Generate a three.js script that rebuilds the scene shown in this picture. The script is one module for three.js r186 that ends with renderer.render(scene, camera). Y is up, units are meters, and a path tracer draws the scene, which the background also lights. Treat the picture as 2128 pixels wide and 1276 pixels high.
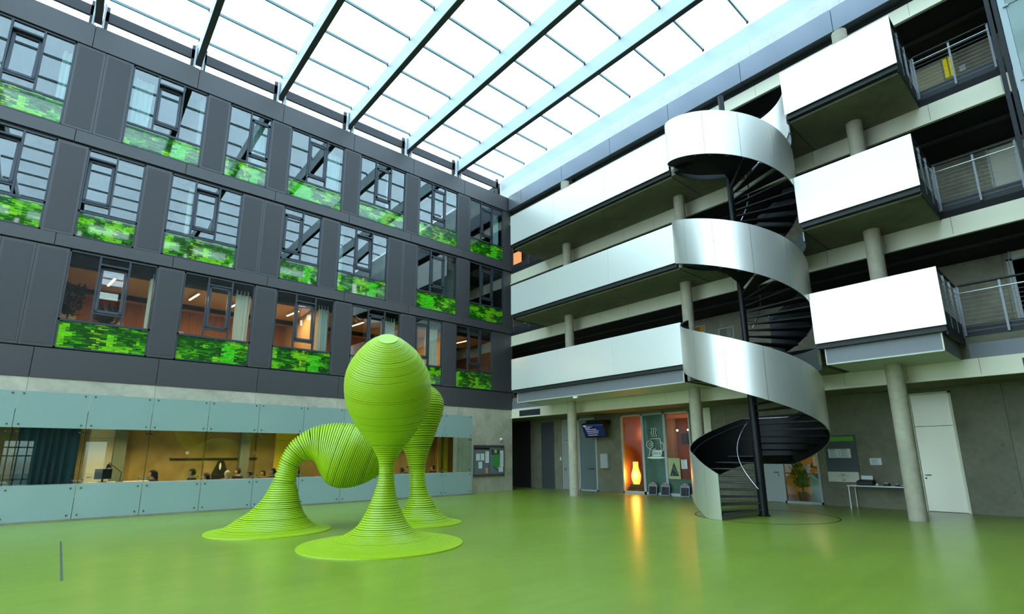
import * as THREE from 'three';
import { mergeGeometries } from 'three/addons/utils/BufferGeometryUtils.js';
import { RoundedBoxGeometry } from 'three/addons/geometries/RoundedBoxGeometry.js';
import { MarchingCubes } from 'three/addons/objects/MarchingCubes.js';
import { RectAreaLightUniformsLib } from 'three/addons/lights/RectAreaLightUniformsLib.js';

// ------------------------------------------------------------------ camera, sky, exposure
const scene = new THREE.Scene();
const W = 2128, H = 1276, FOCAL = 1061.7, CX = 1064, CY = 721.7;
const camera = new THREE.PerspectiveCamera(2 * Math.atan(H / 2 / FOCAL) * 180 / Math.PI, W / H, 0.05, 400);
camera.rotation.order = 'YXZ';
camera.position.set(0, 1.6, 0);
camera.rotation.set(0.20995, -0.71501, -0.00643);
camera.setViewOffset(W, H, W / 2 - CX, H / 2 - CY, W, H);        // rising lens: the photograph is cropped at the bottom
const renderer = new THREE.WebGLRenderer({ antialias: true });
renderer.toneMapping = THREE.LinearToneMapping;
renderer.toneMappingExposure = 0.78;
renderer.shadowMap.enabled = true;
RectAreaLightUniformsLib.init();
const SKY = 7.0;
{ // bright thin overcast: soft blue-white with faint clouds
  const w = 512, h = 256, d = new Float32Array(w * h * 4);
  for (let j = 0; j < h; j++) for (let i = 0; i < w; i++) {
    const el = (j + 0.5) / h * Math.PI - Math.PI / 2, az = i / w * 2 * Math.PI;
    const t = Math.max(0, Math.sin(el));
    let c = 0; for (let k = 1; k < 5; k++) c += Math.sin(az * k * 2 + k * 1.7 + 3 * t * k) * Math.sin(el * k * 5 + k) / k;
    const m = 0.5 + 0.18 * c;
    const white = [.97, 1.0, 1.0], blue = [0.62, 0.83, 1.0];
    const f = Math.min(1, Math.max(0, 0.55 * (1 - t) + 0.45 * m));
    for (let q = 0; q < 3; q++) d[(j * w + i) * 4 + q] = el < 0 ? [0.42, 0.42, 0.4][q] : blue[q] + (white[q] - blue[q]) * f * 0.8;
    d[(j * w + i) * 4 + 3] = 1;
  }
  const t = new THREE.DataTexture(d, w, h, THREE.RGBAFormat, THREE.FloatType);
  t.mapping = THREE.EquirectangularReflectionMapping; t.magFilter = THREE.LinearFilter; t.needsUpdate = true;
  scene.background = t; scene.backgroundIntensity = SKY; 
  scene.environment = t; scene.environmentIntensity = SKY;
}

// ------------------------------------------------------------------ helpers
let seed = 7;
const rnd = () => { seed = (seed * 1664525 + 1013904223) >>> 0; return seed / 4294967296; };
const R = (d) => d * Math.PI / 180;
const used = new Map();
function numbered(name) { const n = used.get(name) || 0; used.set(name, n + 1); return n ? name + '_' + String(n).padStart(3, '0') : name; }
const shade = (o) => { o.castShadow = true; o.receiveShadow = true; return o; };
function mesh(name, geo, mat, parent, x = 0, y = 0, z = 0, rx = 0, ry = 0, rz = 0) {
  const m = shade(new THREE.Mesh(geo, mat)); m.name = parent === scene ? numbered(name) : name;
  m.position.set(x, y, z); m.rotation.set(rx, ry, rz); parent.add(m); return m;
}
const boxes = new Map();
function B(w, h, d) { const k = [w, h, d].map((v) => v.toFixed(4)).join(); if (!boxes.has(k)) boxes.set(k, metreUV(new THREE.BoxGeometry(w, h, d), w, h, d)); return boxes.get(k); }
function metreUV(g, w, h, d) {           // uv in metres on every face of a box
  const uv = g.attributes.uv, n = g.attributes.normal;
  for (let i = 0; i < uv.count; i++) {
    const ax = Math.abs(n.getX(i)) > .5, ay = Math.abs(n.getY(i)) > .5;
    uv.setXY(i, uv.getX(i) * (ax ? d : w), uv.getY(i) * (ay ? d : h));
  }
  return g;
}
function box(name, parent, mat, x0, x1, y0, y1, z0, z1) {   // a box by its bounds, pivot in the middle
  return mesh(name, B(Math.abs(x1 - x0), Math.abs(y1 - y0), Math.abs(z1 - z0)), mat, parent, (x0 + x1) / 2, (y0 + y1) / 2, (z0 + z1) / 2);
}
function bars(list) { return mergeGeometries(list.map(([x0, x1, y0, y1, z0, z1]) => B(Math.abs(x1 - x0), Math.abs(y1 - y0), Math.abs(z1 - z0)).clone().translate((x0 + x1) / 2, (y0 + y1) / 2, (z0 + z1) / 2))); }
const rbox = (w, h, d, r = 0.008, s = 2) => new RoundedBoxGeometry(w, h, d, s, Math.min(r, w / 2.01, h / 2.01, d / 2.01));
const cyl = (r0, r1, h, n = 20) => new THREE.CylinderGeometry(r0, r1, h, n);
function rod(a, b, r, n = 8) {           // a round bar between two points, as geometry
  const A = new THREE.Vector3(...a), D = new THREE.Vector3(...b).sub(A), L = D.length();
  const g = new THREE.CylinderGeometry(r, r, L, n); g.translate(0, L / 2, 0);
  g.applyQuaternion(new THREE.Quaternion().setFromUnitVectors(new THREE.Vector3(0, 1, 0), D.normalize())); g.translate(A.x, A.y, A.z); return g;
}
const tube = (pts, r, n = 40, k = 8) => new THREE.TubeGeometry(new THREE.CatmullRomCurve3(pts.map((p) => new THREE.Vector3(...p))), n, r, k);
function group(name, parent, x = 0, y = 0, z = 0, ry = 0) { const g = new THREE.Group(); g.name = parent === scene ? numbered(name) : name; g.position.set(x, y, z); g.rotation.y = ry; parent.add(g); return g; }
function tag(o, label, category, grp) { o.userData.label = label; o.userData.category = category; if (grp) o.userData.group = grp; return o; }
function thing(name, label, category, x = 0, y = 0, z = 0, ry = 0, grp) { return tag(group(name, scene, x, y, z, ry), label, category, grp); }
function struct(name) { const g = group(name, scene); g.userData.kind = 'structure'; return g; }
const lin = (hex) => new THREE.Color(hex);
const std = (color, roughness = .6, metalness = 0, extra = {}) => new THREE.MeshPhysicalMaterial({ color: lin(color), roughness, metalness, ...extra });

// value noise for textures
function noiseGrid(n, s) { const g = new Float32Array(n * n); let q = s; for (let i = 0; i < n * n; i++) { q = (q * 1664525 + 1013904223) >>> 0; g[i] = q / 4294967296; } return g; }
const NG = noiseGrid(64, 99);
function vnoise(x, y) { const X = Math.floor(x), Y = Math.floor(y), fx = x - X, fy = y - Y, sx = fx * fx * (3 - 2 * fx), sy = fy * fy * (3 - 2 * fy), g = (a, b) => NG[((b % 64 + 64) % 64) * 64 + ((a % 64 + 64) % 64)];
  return (g(X, Y) * (1 - sx) + g(X + 1, Y) * sx) * (1 - sy) + (g(X, Y + 1) * (1 - sx) + g(X + 1, Y + 1) * sx) * sy; }
function fbm(x, y, o = 4) { let s = 0, a = .5; for (let i = 0; i < o; i++) { s += a * vnoise(x, y); x = x * 2 + 17; y = y * 2 + 5; a /= 2; } return s; }
function texture(w, h, fn, { srgb = true, mx = 1, my = 1 } = {}) {   // fn(u, v) -> [r, g, b] 0..255; mx, my: metres that one repeat covers
  const d = new Uint8Array(w * h * 4);
  for (let j = 0; j < h; j++) for (let i = 0; i < w; i++) { const c = fn(i / w, j / h, i, j); for (let q = 0; q < 3; q++) d[(j * w + i) * 4 + q] = Math.max(0, Math.min(255, c[q])); d[(j * w + i) * 4 + 3] = 255; }
  const t = new THREE.DataTexture(d, w, h); t.magFilter = THREE.LinearFilter; t.minFilter = THREE.LinearMipmapLinearFilter; t.wrapS = t.wrapT = THREE.RepeatWrapping;
  if (srgb) t.colorSpace = THREE.SRGBColorSpace; t.repeat.set(1 / mx, 1 / my); t.needsUpdate = true; return t;
}
function canvasTex(w, h, draw) { const c = document.createElement('canvas'); c.width = w; c.height = h; draw(c.getContext('2d'), w, h); const t = new THREE.CanvasTexture(c); t.colorSpace = THREE.SRGBColorSpace; return t; }
// tileable fbm over a unit square
const tn = (u, v, n, o = 3, px = 0) => { let s = 0, a = .5, f = n; for (let k = 0; k < o; k++) { const x = u * f, y = v * f, X = Math.floor(x), Y = Math.floor(y), fx = x - X, fy = y - Y, sx = fx * fx * (3 - 2 * fx), sy = fy * fy * (3 - 2 * fy);
  const g = (i, j) => NG[((((j % f) + f) % f + px) % 64) * 64 + ((((i % f) + f) % f + px + k * 7) % 64)];
  s += a * ((g(X, Y) * (1 - sx) + g(X + 1, Y) * sx) * (1 - sy) + (g(X, Y + 1) * (1 - sx) + g(X + 1, Y + 1) * sx) * sy); a /= 2; f *= 2; } return s; };

const tn2 = (u, v, nx, ny, o = 3, px = 0) => { let s = 0, a = .5, fx0 = nx, fy0 = ny; for (let k = 0; k < o; k++) { const x = u * fx0, y = v * fy0, X = Math.floor(x), Y = Math.floor(y), fx = x - X, fy = y - Y, sx = fx * fx * (3 - 2 * fx), sy = fy * fy * (3 - 2 * fy);
  const g = (i, j) => NG[((((j % fy0) + fy0) % fy0 + px) % 64) * 64 + ((((i % fx0) + fx0) % fx0 + px + k * 7) % 64)];
  s += a * ((g(X, Y) * (1 - sx) + g(X + 1, Y) * sx) * (1 - sy) + (g(X, Y + 1) * (1 - sx) + g(X + 1, Y + 1) * sx) * sy); a /= 2; fx0 *= 2; fy0 *= 2; } return s; };

// ------------------------------------------------------------------ materials
const concreteTex = texture(512, 512, (u, v) => { const b = 186 + 60 * (tn(u, v, 4, 5) - .48) + 26 * (tn(u, v, 32, 2, 9) - .37); return [b, b * 1.005, b * .97]; }, { mx: 3.2, my: 3.2 });
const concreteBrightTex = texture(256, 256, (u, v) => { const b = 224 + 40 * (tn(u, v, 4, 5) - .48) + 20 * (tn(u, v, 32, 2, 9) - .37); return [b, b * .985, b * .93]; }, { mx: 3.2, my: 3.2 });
const concreteBump = texture(256, 256, (u, v) => { const b = 128 + 80 * (tn(u, v, 16, 3) - .45); return [b, b, b]; }, { srgb: false, mx: 1.6, my: 1.6 });
const floorTex = texture(1024, 1024, (u, v) => { const s = tn(u, v, 4, 5) - .48, q = tn(u, v, 32, 2, 3) - .37, st = tn2(u, v, 6, 48, 2, 21) - .37; const b = 1 + .14 * s + .05 * q + .10 * st; return [122 * b, 142 * b, 44 * b]; }, { mx: 7, my: 7 });
const floorBump = texture(512, 512, (u, v) => { const b = 128 + 120 * (tn2(u, v, 4, 9, 3) - .45); return [b, b, b]; }, { srgb: false, mx: 2.4, my: 2.4 });
const woodTex = texture(256, 512, (u, v) => { const g = tn2(u, v, 32, 3, 2) - .4; const b = 1 + .35 * g; return [186 * b, 132 * b, 88 * b]; }, { mx: 1.2, my: 2.4 });
const ochreTex = texture(256, 256, (u, v) => { const g = tn(u, v, 4, 4) - .47; const b = 1 + .5 * g; return [156 * b, 136 * b, 80 * b]; }, { mx: 2.6, my: 2.6 });
const meshTex = texture(64, 64, (u, v) => { const k = ((u * 8 + v * 8) % 1) < .5 ? 150 : 96; return [k, k, k + 2]; }, { mx: .24, my: .24 });
const M = {
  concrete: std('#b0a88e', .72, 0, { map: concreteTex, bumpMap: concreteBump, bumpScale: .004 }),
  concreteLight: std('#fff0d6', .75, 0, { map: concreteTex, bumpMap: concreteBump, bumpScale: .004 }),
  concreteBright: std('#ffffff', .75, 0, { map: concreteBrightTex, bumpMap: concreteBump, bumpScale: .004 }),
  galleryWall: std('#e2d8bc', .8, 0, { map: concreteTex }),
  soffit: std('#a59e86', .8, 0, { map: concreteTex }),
  floor: std('#ffffff', .275, 0, { map: floorTex, bumpMap: floorBump, bumpScale: .0005, ior: 1.5 }),
  cladding: std('#504b4b', .42, .25),
  claddingInset: std('#443f40', .6, .2),
  silverBand: std('#777a82', .34, .55),
  frame: std('#3c3f45', .45, .3),
  black: std('#101112', .5, .2),
  nosing: std('#5f6060', .45, .5),
  treadBlack: std('#0c0c0d', .6, .1),
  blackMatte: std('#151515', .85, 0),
  darkGrey: std('#2c2d2e', .55, .2),
  steelBlue: std('#bcc5c6', .5, .1),
  steelDark: std('#3b3c3c', .6, .2),
  alu: std('#eae4da', .36, .8),
  parapet: std('#f6f1e6', .28, .5),
  fascia: std('#e8dfc2', .5, .1),
  mesh: std('#ffffff', .55, .3, { map: meshTex }),
  roofGlass: new THREE.MeshPhysicalMaterial({ color: new THREE.Color().setRGB(.80, .90, .95), roughness: 0, transmission: 1, thickness: 0, ior: 1.45 }),
  windowGlass: new THREE.MeshPhysicalMaterial({ color: lin('#eef5f3'), roughness: 0, transmission: 1, thickness: 0, ior: 1.8 }),
  clearGlass: new THREE.MeshPhysicalMaterial({ color: lin('#e4efea'), roughness: 0, transmission: 1, thickness: 0, ior: 1.45 }),
  tealGlass: new THREE.MeshPhysicalMaterial({ color: lin('#9dbdb8'), roughness: 0.02, transmission: 1, thickness: 0, ior: 1.5 }),
  frosted: new THREE.MeshPhysicalMaterial({ color: lin('#95a8a0'), roughness: 0.30, metalness: 0, transmission: .12, thickness: 0, clearcoat: .6, clearcoatRoughness: .06 }),
  greyGlass: new THREE.MeshPhysicalMaterial({ color: lin('#7f8a88'), roughness: .12, transmission: .25, thickness: 0, clearcoat: .5 }),
  sculpture: std('#98b60b', .42, 0),
  curtain: new THREE.MeshPhysicalMaterial({ color: lin('#dff3f2'), roughness: .95, transmission: .3, thickness: 0 }),
  tealCurtain: std('#2b4a4e', .95),
  white: std('#e9e9e4', .55),
  paper: std('#f1f3f0', .8),
  doorGrey: std('#b9bdb9', .45, .1),
  creamDoor: std('#e8e2c6', .4, .05),
  purlin: std('#6f8686', .5, .3),
  post: std('#77797a', .4, .6),
  cable: std('#9a9c9c', .4, .7),
  wood: std('#ffffff', .55, 0, { map: woodTex }),
  ochre: std('#ffffff', .7, 0, { map: ochreTex }),
  beige: std('#d9b98a', .8),
  orange: std('#9a552f', .8),
  yellow: std('#e8dc00', .4),
  chrome: std('#cfd2d4', .22, 1),
  skin: std('#c8936f', .6), skinDark: std('#a8775a', .6),
  hairDark: std('#1d1714', .8), hairBlond: std('#cdb98a', .8), hairBrown: std('#3d291d', .8),
};

// ------------------------------------------------------------------ the building: measures
const ZF = -19.2, XP = 14.4, XF = 16.65, XG = 18.8, XU = 19.3, ZG = -18.3, XW = -9, ZR = 2.2, XE = 23.5;
const GX = (k) => 0.165 + 0.7255 * k;                                 // window grid of the left facade
const FL = [4.42, 7.79, 11.14];                                       // gallery floors
const CE = [3.45, 7.08, 10.38, 13.74];                                // undersides of the gallery slabs

// floor
{
  const f = struct('floor');
  box('floor_slab', f, M.floor, XW - .3, XE + 1, -.3, 0, -27, ZR + 8);
  box('joint_strip', f, std('#4f5a4c', .5, .3), .225, .255, -.004, .0015, -13.97, -9.53);
  const ring = new THREE.RingGeometry(1.715, 1.745, 96); ring.rotateX(-Math.PI / 2);
  mesh('stair_ring', new THREE.ExtrudeGeometry((() => { const s = new THREE.Shape(); s.absarc(0, 0, 1.75, 0, Math.PI * 2); const h = new THREE.Path(); h.absarc(0, 0, 1.715, 0, Math.PI * 2, true); s.holes.push(h); return s; })(), { depth: .004, bevelEnabled: false, curveSegments: 72 }).rotateX(-Math.PI / 2), M.black, f, 14.40, -.0015, -6.38);
  const g = struct('pavement');
  box('paving', g, std('#8f8d86', .9), -60, 60, -.6, -.32, -60, 60);
}

// ------------------------------------------------------------------ left facade
const wallLeft = struct('wall_left');
{
  // lower concrete wall with its ribbon opening
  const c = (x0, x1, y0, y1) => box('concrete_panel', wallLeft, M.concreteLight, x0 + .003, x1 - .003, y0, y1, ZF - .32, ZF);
  for (let k = -3; k < 7; k++) { const x0 = -.93 + 2.902 * k - .0, x1 = Math.min(x0 + 2.902, 16.65); if (x0 < 13.4) { c(x0, Math.min(x1, 13.38), 2.95, 3.84); c(x0, Math.min(x1, 13.38), 0, .55); } }
  c(13.38, 15.0, 0, 1.05); c(15.0, 16.65, 0, 1.05); c(13.38, 15.0, 1.056, 3.84); c(15.0, 16.65, 1.056, 3.84);
  // horizontal bands, one panel per four modules
  for (const [y0, y1, zz, name] of [[3.82, 4.66, .02, 'band_panel'], [7.70, 8.07, .02, 'band_panel'], [11.07, 11.46, .02, 'band_panel'], [14.40, 15.20, .03, 'band_panel']])
    for (let k = -2; k < 7; k++) { const x0 = -.93 + 2.902 * k, x1 = Math.min(x0 + 2.902, 16.70); if (x1 - x0 > .1) mesh(name, rbox(x1 - x0 - .014, y1 - y0, .3, .006), M.cladding, wallLeft, (x0 + x1) / 2, (y0 + y1) / 2, ZF + zz - .15); }
  // dark shadow gaps under and over the bands
  for (const [y0, y1] of [[4.60, 4.74], [7.60, 7.74], [8.04, 8.12], [10.96, 11.1], [11.42, 11.52], [14.33, 14.44], [15.1, 15.22]]) box('recess', wallLeft, M.black, XW, 16.70, y0, y1, ZF - .30, ZF - .05);
  const ends = [[4.70, 7.66], [8.08, 11.0], [11.48, 14.38]];
  const solid = (k0, k1, row) => { for (let k = k0; k < k1; k++) {
    const [y0, y1] = ends[row], x0 = GX(k), x1 = GX(k + 1), p = mesh('cladding_panel', rbox(x1 - x0 - .006, y1 - y0, .2, .006), M.cladding, wallLeft, (x0 + x1) / 2, (y0 + y1) / 2, ZF - .10);
    const inset = mesh('perforated_sheet', B(x1 - x0 - .13, y1 - y0 - .17, .012), M.claddingInset, p, 0, 0, .1);
  } };
  solid(-12, -8, 2); solid(-2, 0, 2); solid(3, 4, 2); solid(6, 7, 2); solid(10, 11, 2); solid(14, 15, 2); solid(18, 19, 2);
  solid(-12, -8, 1); solid(-2, -1, 1); solid(1, 2, 1); solid(5, 7, 1); solid(9, 10, 1); solid(13, 15, 1); solid(18, 19, 1);
  solid(-8, -1, 0); solid(-12, -8, 0); solid(2, 3, 0); solid(6, 7, 0); solid(10, 11, 0); solid(14, 15, 0); solid(17, 18, 0);
  for (const [r, k] of [[2, 22], [1, 22], [0, 21]]) { const [y0, y1] = ends[r]; mesh('cladding_panel', rbox(16.70 - GX(k) - .004, y1 - y0, .2, .006), M.cladding, wallLeft, (16.70 + GX(k)) / 2, (y0 + y1) / 2, ZF - .10); }
  // end of the facade towards the gallery
  box('end_panel', wallLeft, M.cladding, 16.5, 16.70, 3.84, 15.2, ZF - 5.0, ZF - .21);
  box('end_panel', wallLeft, M.concrete, 16.35, 16.65, 0, 3.84, ZF - 5.0, ZF - .33);
  // plinth under the clerestory
  box('parapet_top', wallLeft, M.cladding, XW, 16.7, 15.0, 15.2, -20.3, ZF - .25);
}
// windows of the left facade
const greenTex = [];
for (let n = 0; n < 5; n++) greenTex.push(canvasTex(416, 154, (c, w, h) => {
  const cols = 26, rows = 21, cw = w / cols, ch = h / rows;
  for (let j = 0; j < rows; j++) { let i = -Math.floor(rnd() * 2); while (i < cols) {
    const len = 1 + (rnd() < .4 ? 1 : 0) + (rnd() < .12 ? 1 : 0), q = fbm(i * .22 + n * 13, j * .16 + n * 7, 3), f = fbm(i * .9 + n * 31, j * 1.3, 2);
    let col;
    if (q < .42) col = f > .44 ? [40, 112, 14] : [16, 62, 12]; else if (q < .52) col = f > .40 ? [66, 150, 16] : [30, 92, 14]; else col = [84 + 60 * f, 166 + 30 * f, 18];
    if (Math.abs(i - (7 + n * 3)) < 2 && rnd() < .4) col = [150, 172, 26];
    if (rnd() < .005) col = [190, 112, 36];
    if (n % 2 === 0 && i > (n ? 15 : 1) && i < (n ? 21 : 11) && j > 3) col = [62, 178, 24];
    const d = .84 + .32 * rnd();
    c.fillStyle = `rgb(${col.map((v) => Math.min(255, v * d) | 0).join()})`; c.fillRect(i * cw, j * ch, len * cw + 1, ch + 1);
    c.fillStyle = 'rgba(120,190,50,.45)'; c.fillRect(i * cw, j * ch, len * cw + 1, 1.4);
    i += len; } }
}));
const greenMat = greenTex.map((t) => new THREE.MeshPhysicalMaterial({ map: t, roughness: .04, ior: 1.7, clearcoat: .4, clearcoatRoughness: .01 }));
let winNo = 0;
const paneGeo = (w, h) => B(w, h, .008);
function facadeWindow(k0, k1, row, sash, tilt) {
  winNo++;
  const [yb, yg, yt] = [[4.70, 5.54, 7.65], [8.09, 8.91, 10.98], [11.48, 12.27, 14.36]][row];
  const g = struct('window_' + winNo), x0 = GX(k0) + .0, x1 = GX(k1), z = ZF - .03, w = .045;
  const list = [[x0, x0 + w, yb, yt, z - .1, z + .02], [x1 - w, x1, yb, yt, z - .1, z + .02], [x0, x1, yt - w, yt, z - .1, z + .02], [x0, x1, yg - .03, yg + .035, z - .1, z + .02], [x0, x1, yb, yb + .04, z - .1, z + .02]];
  mesh('window_frame', bars(list), M.frame, g);
  for (let k = k0 + 1; k < k1; k++) mesh('mullion', B(.05, yt - yg - .06, .12), M.frame, g, GX(k), (yt + yg) / 2, z - .04);
  mesh('spandrel_panel', new THREE.BoxGeometry(x1 - x0 - 2 * w, yg - yb - .06, .03), greenMat[(winNo * 3) % 5], g, (x0 + x1) / 2, (yb + yg) / 2 + .005, z - .02);
  for (let k = k0; k < k1; k++) {
    const a = GX(k) + (k === k0 ? w : .025), b = GX(k + 1) - (k + 1 === k1 ? w : .025), m = (a + b) / 2, pw = b - a;
    if (k !== sash) { mesh('pane', paneGeo(pw, yt - yg - .08), M.windowGlass, g, m, (yt + yg) / 2, z - .03); continue; }
    const s0 = yg + .33, s1 = yt - .30;
    mesh('pane', paneGeo(pw, yt - .04 - s1), M.windowGlass, g, m, (yt - .04 + s1) / 2, z - .03);
    mesh('pane', paneGeo(pw, s0 - yg - .03), M.windowGlass, g, m, (s0 + yg + .03) / 2, z - .03);
    mesh('transom', bars([[a, b, s0 - .05, s0, z - .09, z + .02], [a, b, s1, s1 + .05, z - .09, z + .02]]), M.frame, g);
    const sg = group('sash', g, m, s0 + .01, z + .0); sg.rotation.x = -R(tilt);
    const sh = s1 - s0 - .02, sw = pw - .02, t = .075;
    mesh('sash_frame', bars([[-sw / 2, -sw / 2 + t, 0, sh, -.05, .03], [sw / 2 - t, sw / 2, 0, sh, -.05, .03], [-sw / 2, sw / 2, 0, t, -.05, .03], [-sw / 2, sw / 2, sh - t, sh, -.05, .03]]), M.frame, sg);
    mesh('pane', paneGeo(sw - 2 * t, sh - 2 * t), M.windowGlass, sg, 0, sh / 2, -.01);
  }
}
for (const a of [[-8, -5, 2, -7, 4], [-5, -2, 2, -4, 5], [0, 3, 2, 1, 5], [4, 6, 2, 5, 0], [7, 10, 2, 8, 1], [11, 14, 2, 12, 0], [15, 18, 2, 16, 0], [19, 22, 2, 20, 0],
  [-8, -5, 1, -7, 4], [-5, -2, 1, -4, 5], [-1, 1, 1, -1, 4], [2, 5, 1, 3, 4], [7, 9, 1, 7, 0], [10, 13, 1, 11, 3], [15, 18, 1, 16, 0], [19, 22, 1, 20, 0],
  [-1, 2, 0, 0, 5], [3, 6, 0, 4, 1.5], [7, 10, 0, 8, 4], [11, 14, 0, 12, 0], [15, 17, 0, 15, 1], [18, 21, 0, 19, 1]]) facadeWindow(...a);

// rooms behind the facade
{
  const ZB = -24.2;
  for (let r = 0; r < 3; r++) {
    const y0 = [3.9, 7.90, 11.25][r], y1 = [7.62, 10.97, 14.6][r], s = struct('wall_office_' + (r + 1));
    box('slab', s, M.soffit, XW, 16.4, y0 - .27, y0, ZB, ZF - .34);
    const back = r === 0 ? M.wood : M.darkGrey;
    box('rear_wall', s, back, XW, 16.5, y0, y1, ZB - .2, ZB);
    if (r === 0) {
      box('ceiling_board', s, M.beige, XW, 16.4, 7.52, 7.62, ZB, ZF - .9);
      box('downstand', s, M.blackMatte, XW, 16.4, 7.36, 7.52, -23.15, -23.0);
      box('downstand', s, M.blackMatte, XW, 16.4, 7.33, 7.62, ZF - .72, ZF - .4);
      for (const x of [7.1, 13.2]) box('partition', s, M.beige, x, x + .12, y0, 7.5, ZB, ZF - .45);
    } else {
      box('ceiling_board', s, M.darkGrey, XW, 16.4, y1 - .12, y1 - .05, ZB, ZF - .4);
      for (const x of [2.2, 9.6, 13.3]) box('partition', s, M.doorGrey, x, x + .12, y0, y1 - .12, ZB, ZF - .45);
    }
    box('side_wall', s, M.doorGrey, XW - .2, XW, y0, y1, ZB, ZF - .34);
  }
  const t = struct('ceiling_office'); box('roof_slab', t, M.darkGrey, XW - 4, 16.7, 14.6, 14.95, ZB - .3, ZF - .31);
}
function curtain(label, x0, x1, row, mat = M.curtain, amp = .05) {
  const [y0, y1] = [[4.0, 7.48], [8.12, 10.85], [11.5, 14.2]][row], w = x1 - x0, n = Math.max(20, Math.round(w * 90));
  const g = new THREE.PlaneGeometry(w, y1 - y0, n, 12), p = g.attributes.position;
  for (let i = 0; i < p.count; i++) { const x = p.getX(i), y = p.getY(i); p.setZ(i, amp * Math.sin(x * 46 + Math.sin(x * 7) * 1.6) * (1 - .25 * (y / (y1 - y0) + .5)) + .01 * Math.sin(y * 3 + x * 9)); p.setX(i, x * (1 + .06 * Math.sin(y * 1.4))); }
  g.computeVertexNormals();
  const t = thing('curtain', label, 'curtain', (x0 + x1) / 2, y0, ZF - .42);
  mesh('drape', g, mat, t, 0, (y1 - y0) / 2, 0);
  mesh('curtain_rail', rod([-w / 2 - .05, y1 - y0 + .01, 0], [w / 2 + .05, y1 - y0 + .01, 0], .012), M.frame, t);
  return t;
}
for (const [label, a, b, r] of [
  ['pale sheer curtain in the top-floor window at the far left edge', -2.45, -2 + .05, 2], ['pale curtain at the left side of the second top-floor window', .05, .9, 2],
  ['pale curtain behind the sash of the narrow two-pane top-floor window', 5.2, 6, 2], ['pale curtain at the right of the top-floor window above the folded sculpture', 9.2, 10, 2],
  ['thin curtain gathered at the left of the fifth top-floor window', 11, 11.3, 2], ['pale curtain at the right of the last top-floor window by the corner', 21.2, 22, 2],
  ['curtain gathered at the left of the middle-floor window that reflects the stair', 10, 10.5, 1], ['narrow pale curtain at the left of the last middle-floor window by the corner', 19, 19.25, 1],
  ['sliver of curtain at the right edge of the window with the plant', 1.75, 2, 0], ['teal-white curtain at the right of the lit window with two ceiling tubes', 5.25, 6, 0],
  ['hanging curtain at the right of the lit window beside the wooden partition', 9.3, 10, 0], ['curtain at the right of the lit window just left of the tall sculpture head', 13, 14, 0],
  ['curtain filling the right pane of the two-pane lit window right of the sculpture', 16, 17, 0]]) curtain(label, GX(a) + .04, GX(b) - .04, r);
// office lamps: thin pendant tubes
function rectLight(x, y, z, w, h, color, i, parent = scene, down = true) { const l = new THREE.RectAreaLight(color, i, w, h); l.position.set(x, y, z); if (down) l.rotation.x = -Math.PI / 2; parent.add(l); return l; }
const tubeMat = new THREE.MeshStandardMaterial({ color: 0xffffff, emissive: lin('#ffd9a0'), emissiveIntensity: 9 });
{
  let i = 0;
  const names = ['lit ceiling tube behind the window with the plant', 'lit ceiling tube left in the second lower window', 'lit ceiling tube right in the second lower window', 'lit ceiling tube in the third lower window', 'lit ceiling tube in the lower window left of the tall sculpture', 'lit ceiling tube in the lower window right of the tall sculpture', 'lit ceiling tube in the last lower window by the corner'];
  for (const [x, z] of [[.55, -21.2], [2.98, -21.3], [4.4, -21.3], [6.5, -21.3], [9.3, -21.3], [11.9, -21.3], [15.0, -21.3]]) {
    const t = thing('office_lamp', names[i++], 'lamp', x, 7.50, z, .12);
    mesh('housing', rbox(.09, .06, 1.1, .01), M.white, t, 0, -.05, 0);
    mesh('tube_lamp', rbox(.055, .03, 1.04, .01), tubeMat, t, 0, -.09, 0);
    const l = new THREE.RectAreaLight(lin('#ffc98a'), 300, .06, 1.04); l.position.set(0, -.115, 0); l.rotation.x = -Math.PI / 2; t.add(l);
  }
}

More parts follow.
